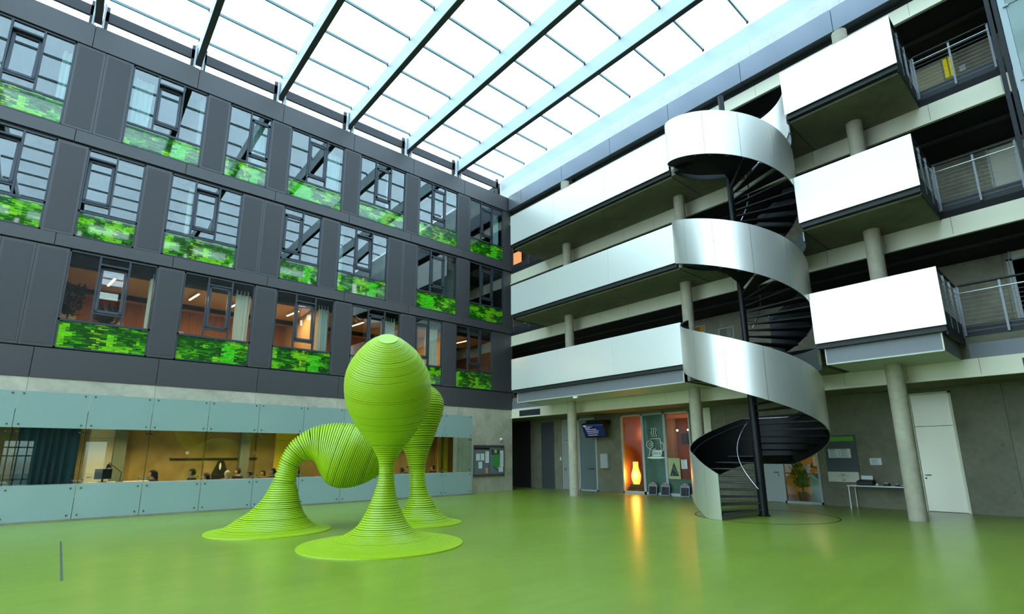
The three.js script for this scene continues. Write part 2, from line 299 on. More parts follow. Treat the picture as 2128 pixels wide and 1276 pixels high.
// ------------------------------------------------------------------ roof
const ceil = struct('ceiling');
const PZ = []; for (let k = 0; k < 14; k++) PZ.push(-19.48 + 1.68 * k);
{
  const bx = []; for (let k = -2; k < 7; k++) bx.push(-.93 + 2.902 * k);
  bx.forEach((x, i) => {
    const edge = i === bx.length - 1, b = group('roof_beam', ceil, x, 0, 0), z0 = -19.98, z1 = ZR + .4, L = z1 - z0, zc = (z0 + z1) / 2;
    mesh('web', rbox(.16, .70, L, .012), M.steelBlue, b, edge ? .12 : 0, 16.22, zc);
    if (!edge) mesh('bottom_flange', rbox(.2, .035, L, .01), M.steelDark, b, 0, 15.865, zc);
    for (const s of [-1, 1]) mesh('foot_plate', rbox(.05, 1.3, .16, .008), M.steelBlue, b, edge ? .12 : s * .13, 15.85, z0 + .22);
  });
  for (const z of PZ) for (let i = 0; i < bx.length - 1; i++) {
    mesh('purlin', B(bx[i + 1] - bx[i] - .2, .09, .055), M.purlin, ceil, (bx[i] + bx[i + 1]) / 2, 16.60, z);
    mesh('purlin_bracket', B(.03, .10, .08), M.steelDark, ceil, bx[i + 1] - .115, 16.56, z);
  }
  for (let k = -1; k < PZ.length - 1; k++) for (let i = 0; i < bx.length - 1; i++) {
    const z0 = k < 0 ? -20.0 : PZ[k], z1 = PZ[k + 1];
    mesh('pane', B(bx[i + 1] - bx[i] - .01, .02, z1 - z0 - .012), M.roofGlass, ceil, (bx[i] + bx[i + 1]) / 2, 16.66, (z0 + z1) / 2);
  }
  // clerestory frames over the left facade and over the wall behind
  for (const [z, y0, o0, o1, jamb] of [[-20.0, 15.2, 15.32, 16.06, .14], [ZR + .25, 15.2, 15.88, 16.42, .3]]) for (let i = 0; i < bx.length - 1; i++) {
    const c = struct('window_' + (++winNo)), a = bx[i] + .1, b = bx[i + 1] - .1;
    mesh('window_frame', bars([[a, a + jamb, y0, 16.62, z - .04, z + .06], [b - jamb, b, y0, 16.62, z - .04, z + .06], [a, b, o1, 16.44, z - .04, z + .06], [a, b, y0, o0, z - .04, z + .06]]), M.claddingInset, c);
    mesh('pane', B(b - a - 2 * jamb + .02, o1 - o0 + .02, .01), M.clearGlass, c, (a + b) / 2, (o0 + o1) / 2, z);
  }
}

// ------------------------------------------------------------------ walls behind and beside the camera
{
  const w = struct('wall_rear');
  const p = (x0, x1, y0, y1) => box('cladding_panel', w, M.cladding, x0, x1, y0, y1, ZR, ZR + .4);
  p(XW, -2.4, 0, 15.2); p(-2.4, 2.1, 2.65, 15.2); p(-1.1, 1.0, 0, 2.65); p(2.1, XE, 0, 15.2); box('cladding_panel', w, M.cladding, XW, XE, 16.52, 16.9, ZR + .1, ZR + .4);
  for (const [n, x0, x1] of [[1, 1.0, 2.1], [2, -2.4, -1.1]]) { const d = struct('door_' + n);
    mesh('door_frame', bars([[x0, x0 + .07, 0, 2.65, ZR + .1, ZR + .2], [x1 - .07, x1, 0, 2.65, ZR + .1, ZR + .2], [x0, x1, 2.58, 2.65, ZR + .1, ZR + .2], [x0, x1, 0, .08, ZR + .1, ZR + .2]]), M.frame, d);
    mesh('pane', B(x1 - x0 - .12, 2.5, .01), M.clearGlass, d, (x0 + x1) / 2, 1.33, ZR + .15);
    if (n === 2) for (const q of [.22, .5, .62, .98]) box('mullion', d, M.frame, x0 + q, x0 + q + .05, .08, 2.58, ZR + .12, ZR + .18);
    if (n === 2) for (const q of [.5, 1.75, 2.2]) box('transom', d, M.frame, x0, x1, q, q + .07, ZR + .11, ZR + .19); }
  const s = struct('wall_side');
  for (let z = -19.9; z < ZR; z += 2.6) box('mullion', s, M.steelDark, XW - .12, XW, 0, 16.6, z - .04, z + .04);
  for (const y of [.05, 3.6, 7.2, 10.8, 14.3, 16.5]) box('transom', s, M.steelDark, XW - .12, XW, y - .05, y + .05, -20, ZR);
  for (let z = -19.9; z < ZR - 1; z += 2.6) for (const [y0, y1] of [[.1, 3.55], [3.65, 7.15], [7.25, 10.75], [10.85, 14.25], [14.35, 16.45]]) box('pane', s, M.roofGlass, XW - .07, XW - .06, y0, y1, z + .04, Math.min(z + 2.56, ZR));
}

// ------------------------------------------------------------------ right side: slabs, fascias, walls
const wallRight = struct('wall_right');
{
  // top band, concrete upstand
  for (let k = 0; k < 9; k++) { const z0 = ZF + .1 + (k ? 1.0 + 2.9 * (k - 1) : 0), z1 = k ? z0 + 2.9 : ZF + 1.1; if (z0 > -.36) break; mesh('band_panel', rbox(.3, .81, Math.min(z1, -.36) - z0 - .014, .006), M.silverBand, wallRight, 16.55, 14.835, (z0 + Math.min(z1, -.36)) / 2); }
  for (let z = -19.9; z < -.4; z += 2.76) box('concrete_upstand', wallRight, M.concreteBright, 16.46, 16.8, 15.22, 15.84, z + .003, Math.min(z + 2.757, -.36));
  // ground-floor wall
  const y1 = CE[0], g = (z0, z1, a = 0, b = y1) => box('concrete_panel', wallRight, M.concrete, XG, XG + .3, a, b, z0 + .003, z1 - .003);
  for (const [a, b] of [[-20.2, -19.38], [-18.45, -17.86], [-15.68, -14.27], [-10.9, -9.4], [-9.4, -8.24], [-6.38, -3.76], [-2.77, -1.7], [-1.7, ZR]]) g(a, b);
  g(-19.38, -18.45, 3.3); g(-17.86, -15.68, 3.34); g(-14.27, -10.9, 3.34); g(-8.24, -6.38, 2.6); g(-3.76, -2.77, 3.33);
  for (const [y, z] of [[2.94, -1.67 - .2], [1.8, -1.9], [.6, -1.86], [2.94, -4.9], [1.8, -9.6]]) { const h = new THREE.TorusGeometry(.028, .008, 8, 20); mesh('tie_hole', h, M.concrete, wallRight, XG - .001, y, z, 0, Math.PI / 2, 0); }
  box('jamb', wallRight, M.fascia, XG - .05, XG, 0, 3.4, -10.26, -9.97);
  // corridor beyond the corner
  box('corridor_wall', wallRight, M.darkGrey, 16.65, 19.2, 0, 3.45, -25.2, -25);
  box('corridor_wall', wallRight, M.blackMatte, XG, XG + .3, 0, 3.45, -25, -20.2);
  // galleries
  for (let k = 0; k < 4; k++) {
    const s = struct('floor_gallery_' + (k + 1)), y0 = CE[k], yt = k < 3 ? FL[k] : 14.42;
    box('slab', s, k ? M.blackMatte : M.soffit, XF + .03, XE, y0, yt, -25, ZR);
    const fh = [.42, .5, .52, .45][k];
    for (let z = -25; z < ZR; z += 1.45) box('fascia_panel', s, M.fascia, XF - .03, XF + .03, y0 + .03, y0 + fh, z + .004, Math.min(z + 1.446, ZR));
    box('fascia_ledge', s, M.fascia, XF - .07, XF + .03, y0 - .035, y0 + .025, -25, ZR);
    if (k < 3) box('upstand', s, M.darkGrey, XF + .10, XF + .16, yt, yt + .3, -25, ZR);
    if (k) box('ceiling_channel', s, M.darkGrey, XF + 1.1, XF + 1.25, y0 - .05, y0, -25, ZR);
    if (k < 3) {
      const yc = CE[k + 1]; const w = struct('wall_gallery_' + (k + 1));
      for (let z = -25; z < ZR; z += 3.4) box('concrete_panel', w, M.galleryWall, XU, XU + .25, yt, yc, z + .003, Math.min(z + 3.397, ZR));
    }
  }
  for (const z of [-14.62, -9.0, -3.38]) mesh('column_strut', rod([16.0, 13.93, z], [16.62, 14.30, z], .06, 12), M.black, wallRight);
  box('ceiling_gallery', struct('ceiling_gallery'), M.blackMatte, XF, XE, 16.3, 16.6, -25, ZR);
  box('end_wall', wallRight, M.darkGrey, XF, XE, 3.45, 16.5, -25.2, -25);
  box('outer_wall', wallRight, M.darkGrey, XE, XE + .2, 0, 16.5, -25.2, ZR);
}

// ------------------------------------------------------------------ balconies
const cableMat = M.chrome;
function railing(parent, a, b, y0, h, posts) {                  // a, b: [x, z] ends; cable railing as parts of parent
  const g = group('railing', parent), n = 11;
  const L = Math.hypot(b[0] - a[0], b[1] - a[1]), at = (t) => [a[0] + (b[0] - a[0]) * t, a[1] + (b[1] - a[1]) * t];
  for (let i = 0; i <= posts; i++) { const [x, z] = at(i / posts); mesh('post', B(.022, h, .045), M.post, g, x, y0 + h / 2, z); }
  mesh('handrail', rod([a[0], y0 + h, a[1]], [b[0], y0 + h, b[1]], .028), M.black, g);
  mesh('handrail', rod([a[0] - .05, y0 + h - .2, a[1]], [b[0] - .05, y0 + h - .2, b[1]], .011), cableMat, g);
  for (let i = 1; i < n; i++) mesh('cable', rod([a[0], y0 + i * (h - .1) / n, a[1]], [b[0], y0 + i * (h - .1) / n, b[1]], .0035, 5), M.cable, g);
  return g;
}
const PY = [[4.385, 5.74], [7.76, 9.11], [11.09, 12.47]];
const SOF = [3.85, 7.58, 10.90];
for (let k = 0; k < 3; k++) {
  const [p0, p1] = PY[k], fl = FL[k];
  const where = ['lowest', 'middle', 'top'][k];
  for (const [z0, z1, n, label, grp] of [
    [-16.64, -8.38, 3, `long white-panelled balcony on the ${where} gallery level, left of the spiral stair`], [-4.62, -1.96, 1, `short white balcony box on the ${where} gallery level, right of the spiral stair`]]) {
    const t = thing('balcony', label, 'balcony', XP, SOF[k], (z0 + z1) / 2), L = z1 - z0, y = SOF[k];
    for (let i = 0; i < n; i++) mesh('parapet_panel', rbox(.03, p1 - p0, L / n - .006, .004), M.parapet, t, .015, (p0 + p1) / 2 - y, -L / 2 + L / n * (i + .5));
    mesh('panel_backing', B(.03, p1 - p0 - .06, L - .06), M.black, t, .05, (p0 + p1) / 2 - y, 0);
    mesh('edge_beam', rbox(.17, fl - Math.max(y, p0 - .14) - .02 , L - .04, .01), M.darkGrey, t, .16, (fl + Math.max(y, p0 - .14)) / 2 - y, 0);
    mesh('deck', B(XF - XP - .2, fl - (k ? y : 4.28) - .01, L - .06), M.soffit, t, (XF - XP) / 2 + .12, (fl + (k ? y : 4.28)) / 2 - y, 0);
    if (k === 0) {   // perforated bulkhead and smooth soffit
      mesh('bulkhead_screen', B(.012, .42, L - .3), M.mesh, t, .22, .215, 0);
      mesh('bulkhead_screen', B(XF - XP - .3, .42, .012), M.mesh, t, 1.2, .215, n > 1 ? -L / 2 + .14 : L / 2 - .14);
      mesh('soffit_board', B(XF - XP - .24, .02, L - .3), M.doorGrey, t, 1.2, .01, 0);
      mesh('edge_trim', bars([[.2, .235, -.012, .022, -L / 2 + .14, L / 2 - .14], [.2, .225, 0, .44, -L / 2 + .14, -L / 2 + .165], [.2, .225, 0, .44, L / 2 - .165, L / 2 - .14]]), M.fascia, t);
    }
    const ze = n > 1 ? -L / 2 + .03 : L / 2 - .03;
    const rl = railing(t, [.06, ze], [XF - XP - .02, ze], fl - y, p1 - fl, 3);
    mesh('kick_board', B(XF - XP - .1, .32, .02), M.darkGrey, t, (XF - XP) / 2, fl - y + .16, ze);
    mesh('deck_edge', B(XF - XP - .15, .2, .03), M.black, t, (XF - XP) / 2 + .05, fl - y - .13, ze);
  }
  // gallery railings beyond the balconies
  for (const [z0, z1, n, side] of [[-1.94, -.38, 2, 'right of the short white balcony box'], [-22.6, -16.68, 5, 'in the dark corner left of the long balcony']]) {
    const t = thing('gallery_railing', `cable railing on the ${where} gallery level, ${side}`, 'railing', XF, fl, 0);
    const g = railing(t, [0, z0], [0, z1], .03, p1 - fl - .03, n);
    if (k === 0) mesh('bulkhead_screen', B(.02, .4, z1 - z0), M.mesh, t, .0, -.38, (z0 + z1) / 2);
  }
}
// round columns
for (const [i, z] of [-14.62, -9.0, -3.38].entries()) for (let k = 0; k < 4; k++) {
  const y0 = k ? FL[k - 1] : 0, y1 = k < 3 ? SOF[k] : 13.96;
  const lv = ['ground floor', 'lowest gallery', 'middle gallery', 'top gallery'][k], wh = ['beside the glazed coffee bar corner near the screen', 'left of the spiral stair', 'in front of the tall white door on the right'][i];
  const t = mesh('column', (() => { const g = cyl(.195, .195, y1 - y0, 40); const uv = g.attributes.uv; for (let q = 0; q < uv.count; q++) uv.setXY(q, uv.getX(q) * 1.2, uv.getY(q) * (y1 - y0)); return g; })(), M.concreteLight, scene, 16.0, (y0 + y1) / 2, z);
  tag(t, k ? `round concrete column on the ${lv} level, ${['left end, far from the stair', 'just left of the spiral stair', 'above the white door side, right of the stair'][i]}` : `round concrete column standing on the green floor ${wh}`, 'column');
}

// ------------------------------------------------------------------ spiral stair
{
  const C = [14.40, -6.38], d = Math.hypot(...C), u = [C[0] / d, C[1] / d], v = [-u[0], -u[1]], l = [u[1], -u[0]];
  const dir = (t) => { const c = Math.cos(R(t)), s = Math.sin(R(t)); return [c * v[0] + s * l[0], c * v[1] + s * l[1]]; };
  const t = thing('spiral_staircase', 'tall spiral staircase with curved brushed-metal balustrade around a black pole', 'staircase', C[0], 0, C[1]);
  const RO = 1.76;
  // shell of a cylinder between two edges that may rise
  function shell(r0, r1, a0, a1, top, bot) {
    const n = Math.max(4, Math.round(Math.abs(a1 - a0) / 2.5)), P = [], N = [], UV = [], I = [];
    const quad = (p, q) => { };
    const strip = (f, nf) => { const s = P.length / 3; for (let i = 0; i <= n; i++) { const a = a0 + (a1 - a0) * i / n, [A, Bp] = f(a), nn = nf(a); P.push(...A, ...Bp); N.push(...nn, ...nn); UV.push(R(a) * RO, A[1], R(a) * RO, Bp[1]); }
      for (let i = 0; i < n; i++) { const b = s + i * 2; I.push(b, b + 1, b + 2, b + 1, b + 3, b + 2, b, b + 2, b + 1, b + 1, b + 2, b + 3); } };
    const pt = (a, r, y) => { const e = dir(a); return [e[0] * r, y, e[1] * r]; };
    strip((a) => [pt(a, r1, top(a)), pt(a, r1, bot(a))], (a) => { const e = dir(a); return [e[0], 0, e[1]]; });
    strip((a) => [pt(a, r0, top(a)), pt(a, r0, bot(a))], (a) => { const e = dir(a); return [-e[0], 0, -e[1]]; });
    strip((a) => [pt(a, r0, top(a)), pt(a, r1, top(a))], () => [0, 1, 0]);
    strip((a) => [pt(a, r0, bot(a)), pt(a, r1, bot(a))], () => [0, -1, 0]);
    for (const a of [a0, a1]) { const s = P.length / 3, e = dir(a), sg = a === a0 ? -1 : 1, nn = [sg * -e[1], 0, sg * e[0]]; for (const [r, y] of [[r0, top(a)], [r1, top(a)], [r1, bot(a)], [r0, bot(a)]]) { P.push(...pt(a, r, y)); N.push(...nn); UV.push(r, y); } I.push(s, s + 1, s + 2, s, s + 2, s + 3, s, s + 2, s + 1, s, s + 3, s + 2); }
    const keep = []; for (let i = 0; i < I.length; i += 3) { const p = (q) => new THREE.Vector3(P[I[q] * 3], P[I[q] * 3 + 1], P[I[q] * 3 + 2]), nr = new THREE.Vector3(N[I[i] * 3], N[I[i] * 3 + 1], N[I[i] * 3 + 2]); if (p(i + 1).sub(p(i)).cross(p(i + 2).sub(p(i))).dot(nr) > 0) keep.push(I[i], I[i + 1], I[i + 2]); }
    const g = new THREE.BufferGeometry(); g.setAttribute('position', new THREE.Float32BufferAttribute(P, 3)); g.setAttribute('normal', new THREE.Float32BufferAttribute(N, 3)); g.setAttribute('uv', new THREE.Float32BufferAttribute(UV, 2)); g.setIndex(keep); return g;
  }
  const lerpT = (pts) => (a) => { for (let i = 0; i < pts.length - 1; i++) if (a <= pts[i + 1][0]) { const [x0, y0] = pts[i], [x1, y1] = pts[i + 1]; return y0 + (y1 - y0) * (a - x0) / (x1 - x0); } return pts[pts.length - 1][1]; };
  const top1 = lerpT([[33, 1.12], [64, 1.60], [100, 1.92], [168, 2.69], [212, 2.69], [300, 3.73], [360, 4.41], [474, 5.76]]);
  const tops = [top1, (a) => 9.11 - .01225 * (474 - a), (a) => 12.47 - .01225 * (474 - a)];
  const starts = [33, 204, 204];
  for (let f = 0; f < 3; f++) {
    const top = tops[f], bot = (a) => Math.max(f ? FL[f - 1] - .35 : .004, top(a) - 1.37);
    const cuts = [starts[f]]; const step = 30; let a = Math.ceil((starts[f] + 8) / step) * step - 12; for (; a < 474 - 6; a += step) cuts.push(a); cuts.push(474);
    for (let i = 0; i < cuts.length - 1; i++) mesh('balustrade_panel', shell(RO - .02, RO, cuts[i] + .12, cuts[i + 1] - .12, top, bot), M.alu, t);
    mesh('inner_lining', shell(RO - .035, RO - .021, starts[f] + .3, 474 - .2, (q) => top(q) - .01, (q) => bot(q) + .005), M.black, t);
    // handrail fixed on the lining
    const hr = []; for (let q = starts[f] + 4; q <= 470; q += 6) { const e = dir(q); hr.push([e[0] * (RO - .09), top(q) - .18, e[1] * (RO - .09)]); }
    mesh('handrail', tube(hr, .014, hr.length * 2, 6), M.steelDark, t);
  }
  // guard round the hole of the top landing and short returns at the balcony ends
  mesh('balustrade_panel', shell(RO - .02, RO, 206, 287, () => 12.47, () => 11.0), M.alu, t);
  for (let k = 0; k < 3; k++) mesh('landing_edge', shell(RO + .025, RO + .045, 113, 204, () => FL[k], () => SOF[k] - .012), M.black, t);
  for (let k = 0; k < 3; k++) mesh('hole_edge', shell(RO + .005, RO + .03, 204, 287, () => FL[k] + .05, () => SOF[k] - (k ? .28 : .02)), std('#8d9290', .4, .5), t);
  // treads
  const wedge = (a0, a1, r0, r1, h) => shell0(a0, a1, r0, r1, h);
  function shell0(a0, a1, r0, r1, h) { const s = new THREE.Shape(), e0 = dir(a0), e1 = dir(a1); s.moveTo(e0[0] * r0, -e0[1] * r0); s.lineTo(e0[0] * r1, -e0[1] * r1); const m = dir((a0 + a1) / 2); s.quadraticCurveTo(m[0] * r1 * 1.01, -m[1] * r1 * 1.01, e1[0] * r1, -e1[1] * r1); s.lineTo(e1[0] * r0, -e1[1] * r0);
    const g = new THREE.ExtrudeGeometry(s, { depth: h, bevelEnabled: false, curveSegments: 3 }); g.rotateX(-Math.PI / 2); return g; }
  function tread(a, da, y) {
    const m = mesh('tread', shell0(a - 1.5, a + da + 1, .1, RO - .045, .04), M.treadBlack, t, 0, y - .045, 0);
    const e = dir(a - 1.5); mesh('nosing', rod([e[0] * .12, .02, e[1] * .12], [e[0] * (RO - .05), .02, e[1] * (RO - .05)], .021, 6), M.nosing, m);
    return m;
  }
  for (let i = 0; i < 9; i++) tread(33 + 15 * i, 15, .175 * (i + 1));
  mesh('landing_plate', shell0(168, 212, .1, RO - .045, .16), M.treadBlack, t, 0, 1.575 - .16, 0);
  for (let i = 0; i < 16; i++) tread(212 + 16.3 * i, 16.3, 1.575 + .1755 * (i + 1));
  for (let f = 0; f < 2; f++) for (let i = 0; i < 19; i++) tread(204 + 14.2 * i, 14.2, FL[f] + (FL[f + 1] - FL[f]) / 19 * (i + 1) - .02);
  for (let k = 0; k < 3; k++) mesh('landing_plate', shell0(112, 204, .1, RO + .02, FL[k] - SOF[k]), M.black, t, 0, SOF[k] - .01, 0);
  // the rest of each landing joins the gallery
  for (let k = 0; k < 3; k++) {
    const s = new THREE.Shape(); s.moveTo(.12, -1.75); s.lineTo(XF - C[0] - .02, -1.75); s.lineTo(XF - C[0] - .02, 1.98); s.lineTo(.12, 1.98); s.lineTo(.12, RO + .04);
    for (let q = 120; q <= 288; q += 6) { const e = dir(q); s.lineTo(e[0] * (RO + .05), -e[1] * (RO + .05)); }
    mesh('landing_slab', new THREE.ExtrudeGeometry(s, { depth: FL[k] - SOF[k] - .02, bevelEnabled: false }).rotateX(-Math.PI / 2), M.soffit, t, 0, SOF[k] + .005, 0);
  }
  // central pole and the helical rail around it
  mesh('pole', new THREE.LatheGeometry([[.0, 0], [.16, 0], [.16, .02], [.115, .03], [.115, 4.3], [.085, 4.4], [.085, 12.75], [.0, 12.76]].map((p) => new THREE.Vector2(...p)), 28), M.black, t);
  for (const [a0, a1, y0, k] of [[8, 165, .72, .0118], [206, 470, 5.25, .01225], [206, 470, 8.65, .01225]]) {
    const p = []; for (let q = a0; q <= a1; q += 8) { const e = dir(q); p.push([e[0] * .5, y0 + k * (q - a0), e[1] * .5]); }
    mesh('inner_handrail', tube(p, .02, p.length * 3, 8), M.chrome, t);
    for (let q = a0 + 12; q < a1; q += 50) { const e = dir(q); mesh('rail_bracket', rod([e[0] * .08, y0 + k * (q - a0) - .02, e[1] * .08], [e[0] * .5, y0 + k * (q - a0) - .01, e[1] * .5], .009, 6), M.black, t); }
  }
}

// ------------------------------------------------------------------ lime-green layered sculptures
function sculpture(label, cx, cz, prof, step, h0, h1, gapW = .2, deep = .014) {
  const d = Math.hypot(cx, cz), fw = [-cx / d, -cz / d], rt = [-cz / d, cx / d];        // towards the camera, to the right
  const t = thing('sculpture', label, 'sculpture', cx, 0, cz, 0);
  // prof: [a (right), h, w (towards the viewer), radius]
  const P = prof.map(([a, h, w]) => new THREE.Vector3(rt[0] * a + fw[0] * w, h, rt[1] * a + fw[1] * w));
  const pos = new THREE.CatmullRomCurve3(P, false, 'centripetal'), rad = new THREE.CatmullRomCurve3(prof.map(([, , , r], i) => new THREE.Vector3(i, r, 0)), false, 'centripetal');
  const n = prof.length - 1, fine = 60;
  // walk along the spine in even steps of surface length
  const S = []; let acc = 0, last = null;
  for (let i = 0; i <= n * fine; i++) { const q = i / (n * fine), p = pos.getPoint(q), r = rad.getPoint(q).y; if (last) acc += Math.hypot(p.distanceTo(last.p), (r - last.r)); S.push({ q, p, r, s: acc }); last = { p, r }; }
  const count = Math.round(acc / step), discs = [];
  let j = 0; for (let i = 0; i <= count; i++) { const s = acc * i / count; while (j < S.length - 2 && S[j + 1].s < s) j++; const f = (s - S[j].s) / Math.max(1e-9, S[j + 1].s - S[j].s); discs.push(S[j].q + (S[j + 1].q - S[j].q) * f); }
  // ring planes: upright below h0, following a smoothed spine above h1
  const raw = discs.map((q) => pos.getPoint(q)), tgs = discs.map((q, i) => {
    const lo = raw[Math.max(0, i - 14)], hi = raw[Math.min(raw.length - 1, i + 14)], v = hi.clone().sub(lo).normalize();
    const w = THREE.MathUtils.smoothstep(raw[i].y, h0, h1), past = i > raw.length * .6 ? 1 : w; return v.multiplyScalar(past).add(new THREE.Vector3(0, 1 - past, 0)).normalize(); });
  for (let pass = 0; pass < 6; pass++) for (let i = 1; i < tgs.length - 1; i++) tgs[i].add(tgs[i - 1]).add(tgs[i + 1]).normalize();
  let up = new THREE.Vector3(rt[0], 0, rt[1]);
  const frames = discs.map((q, i) => { const p = raw[i], r = rad.getPoint(q).y, tg = tgs[i]; const x = up.clone().sub(tg.clone().multiplyScalar(up.dot(tg))).normalize(); up = x; return { p, r, tg, x, y: new THREE.Vector3().crossVectors(tg, x), q }; });
  const SEG = 88;
  function part(name, i0, i1) {
    const V = [], I = [];
    const ring = (f, p, r) => { const s = V.length / 3; for (let k = 0; k < SEG; k++) { const c = Math.cos(k / SEG * 2 * Math.PI) * r, sn = Math.sin(k / SEG * 2 * Math.PI) * r; V.push(p.x + f.x.x * c + f.y.x * sn, Math.max(.002, p.y + f.x.y * c + f.y.y * sn), p.z + f.x.z * c + f.y.z * sn); } return s; };
    let prev = null;
    const join = (a, b) => { for (let k = 0; k < SEG; k++) { const k1 = (k + 1) % SEG; I.push(a + k, a + k1, b + k, a + k1, b + k1, b + k); } };
    for (let i = i0; i < i1; i++) {
      const A = frames[i], Bf = frames[i + 1], wob = .0015 * Math.sin(i * 2.3) + .0012 * Math.sin(i * .7), gap = i % 9 === 4 || i % 13 === 6 ? gapW * 1.5 : gapW;
      const p1 = A.p.clone().lerp(Bf.p, 1 - gap);
      const rimA = A.r + wob, rimB = A.r + (Bf.r - A.r) * (1 - gap) + wob, groove = Math.min(A.r, Bf.r) - (gap > gapW ? deep * 1.6 : deep);
      const g0 = ring(A, A.p, Math.max(.01, groove)), e0 = ring(A, A.p, rimA), e1 = ring({ x: A.x, y: A.y }, p1, rimB), g1 = ring({ x: A.x, y: A.y }, p1, Math.max(.01, groove));
      if (prev !== null) join(prev, g0); join(g0, e0); join(e0, e1); join(e1, g1); prev = g1;
    }
    const g = new THREE.BufferGeometry(); g.setAttribute('position', new THREE.Float32BufferAttribute(V, 3)); g.setIndex(I); const q = g.toNonIndexed(); q.computeVertexNormals();
    // smooth round the ring, crisp across it
    const Pn = q.attributes.position, Nn = q.attributes.normal, map = new Map(), key = (i, m) => `${m}|${Pn.getX(i).toFixed(4)},${Pn.getY(i).toFixed(4)},${Pn.getZ(i).toFixed(4)}`;
    const tris = Pn.count / 3, perBand = SEG * 2; const sums = new Map();
    for (let b = 0; b < tris; b++) { const band = Math.floor(b / perBand); for (let e = 0; e < 3; e++) { const k = key(b * 3 + e, band); if (!sums.has(k)) sums.set(k, new THREE.Vector3()); sums.get(k).add(new THREE.Vector3(Nn.getX(b * 3 + e), Nn.getY(b * 3 + e), Nn.getZ(b * 3 + e))); } }
    for (let b = 0; b < tris; b++) { const band = Math.floor(b / perBand); for (let e = 0; e < 3; e++) { const s = sums.get(key(b * 3 + e, band)).clone().normalize(); Nn.setXYZ(b * 3 + e, s.x, s.y, s.z); } }
    return mesh(name, q, M.sculpture, t);
  }
  // foot up to the waist, stem, head
  const rmin = frames.reduce((m, f, i) => (f.r < frames[m].r && f.q < .75 ? i : m), 0);
  let iFoot = 0; while (frames[iFoot].r > frames[rmin].r * 2.6) iFoot++;
  let iHead = rmin; while (iHead < frames.length - 2 && frames[iHead].r < frames[rmin].r * 1.9) iHead++;
  part('foot', 0, iFoot); part('stem', iFoot, iHead); part('head', iHead, frames.length - 1);
  const F = frames[frames.length - 1], cap = mesh('cap_disc', (() => { const g = cyl(F.r - .004, F.r, .02, 64); return g; })(), M.sculpture, t, F.p.x, F.p.y, F.p.z);
  cap.quaternion.setFromUnitVectors(new THREE.Vector3(0, 1, 0), F.tg);
  const B0 = frames[0]; const base = mesh('base_disc', cyl(B0.r, B0.r + .004, .022, 96), M.sculpture, t, B0.p.x, .012, B0.p.z);
  return t;
}
sculpture('tallest lime-green ribbed sculpture in front, bulb head leaning towards the viewer', 4.77, -9.24, [[0, .022, 0, 1.5], [0, .035, 0, 1.36], [0, .06, 0, 1.16], [0, .1, 0, .95], [0, .16, 0, .76], [0, .24, 0, .6], [.01, .33, 0, .49], [.01, .45, 0, .40], [.01, .61, 0, .32], [.01, .79, 0, .245], [.02, .98, 0, .19], [.03, 1.16, 0, .158], [.03, 1.31, 0, .145], [.03, 1.47, 0, .155], [.035, 1.62, 0, .205], [.04, 1.74, .005, .28], [.04, 1.93, .02, .42], [.03, 2.14, .05, .565], [.03, 2.34, .10, .68], [.02, 2.54, .17, .765], [.01, 2.74, .25, .81], [-.01, 2.93, .34, .815], [-.03, 3.12, .45, .785], [-.05, 3.31, .57, .70], [-.05, 3.48, .70, .565], [-.06, 3.60, .80, .425], [-.06, 3.68, .87, .30], [-.06, 3.73, .915, .19]], .046, 1.4, 2.2, .24, .018);
sculpture('lime-green ribbed sculpture on the left, arched over with its bulb lying sideways', 3.77, -12.65, [[0, .022, 0, 1.3], [0, .035, 0, 1.18], [.0, .07, 0, 1.02], [.01, .14, 0, .88], [.03, .25, 0, .745], [.10, .42, 0, .56], [.165, .63, 0, .42], [.20, .86, 0, .325], [.22, 1.06, 0, .255], [.25, 1.27, 0, .22], [.285, 1.46, .0, .22], [.36, 1.63, 0, .24], [.49, 1.77, .02, .29], [.70, 1.86, .04, .375], [.95, 1.83, .07, .54], [1.18, 1.76, .10, .665], [1.43, 1.67, .14, .755], [1.70, 1.59, .19, .745], [1.97, 1.50, .25, .61], [2.17, 1.43, .30, .44], [2.31, 1.38, .34, .26], [2.36, 1.36, .36, .18]], .05, .8, 1.5, .3, .028);
sculpture('lime-green ribbed sculpture at the back, bulb half hidden behind the tall one', 6.94, -11.5, [[0, .022, 0, 1.02], [0, .035, 0, .92], [0, .07, 0, .78], [0, .13, 0, .65], [0, .22, 0, .52], [-.005, .36, 0, .405], [-.01, .53, 0, .31], [-.055, .77, 0, .228], [-.09, 1.02, 0, .2], [-.11, 1.27, 0, .2], [-.125, 1.52, 0, .24], [-.135, 1.77, .0, .325], [-.15, 2.02, -.01, .44], [-.16, 2.28, -.02, .54], [-.18, 2.54, -.04, .66], [-.2, 2.78, -.06, .735], [-.24, 3.0, -.09, .73], [-.29, 3.2, -.12, .62], [-.33, 3.36, -.15, .44], [-.36, 3.44, -.17, .28], [-.365, 3.46, -.175, .18]], .056, 1.3, 2.2, .32, .03);

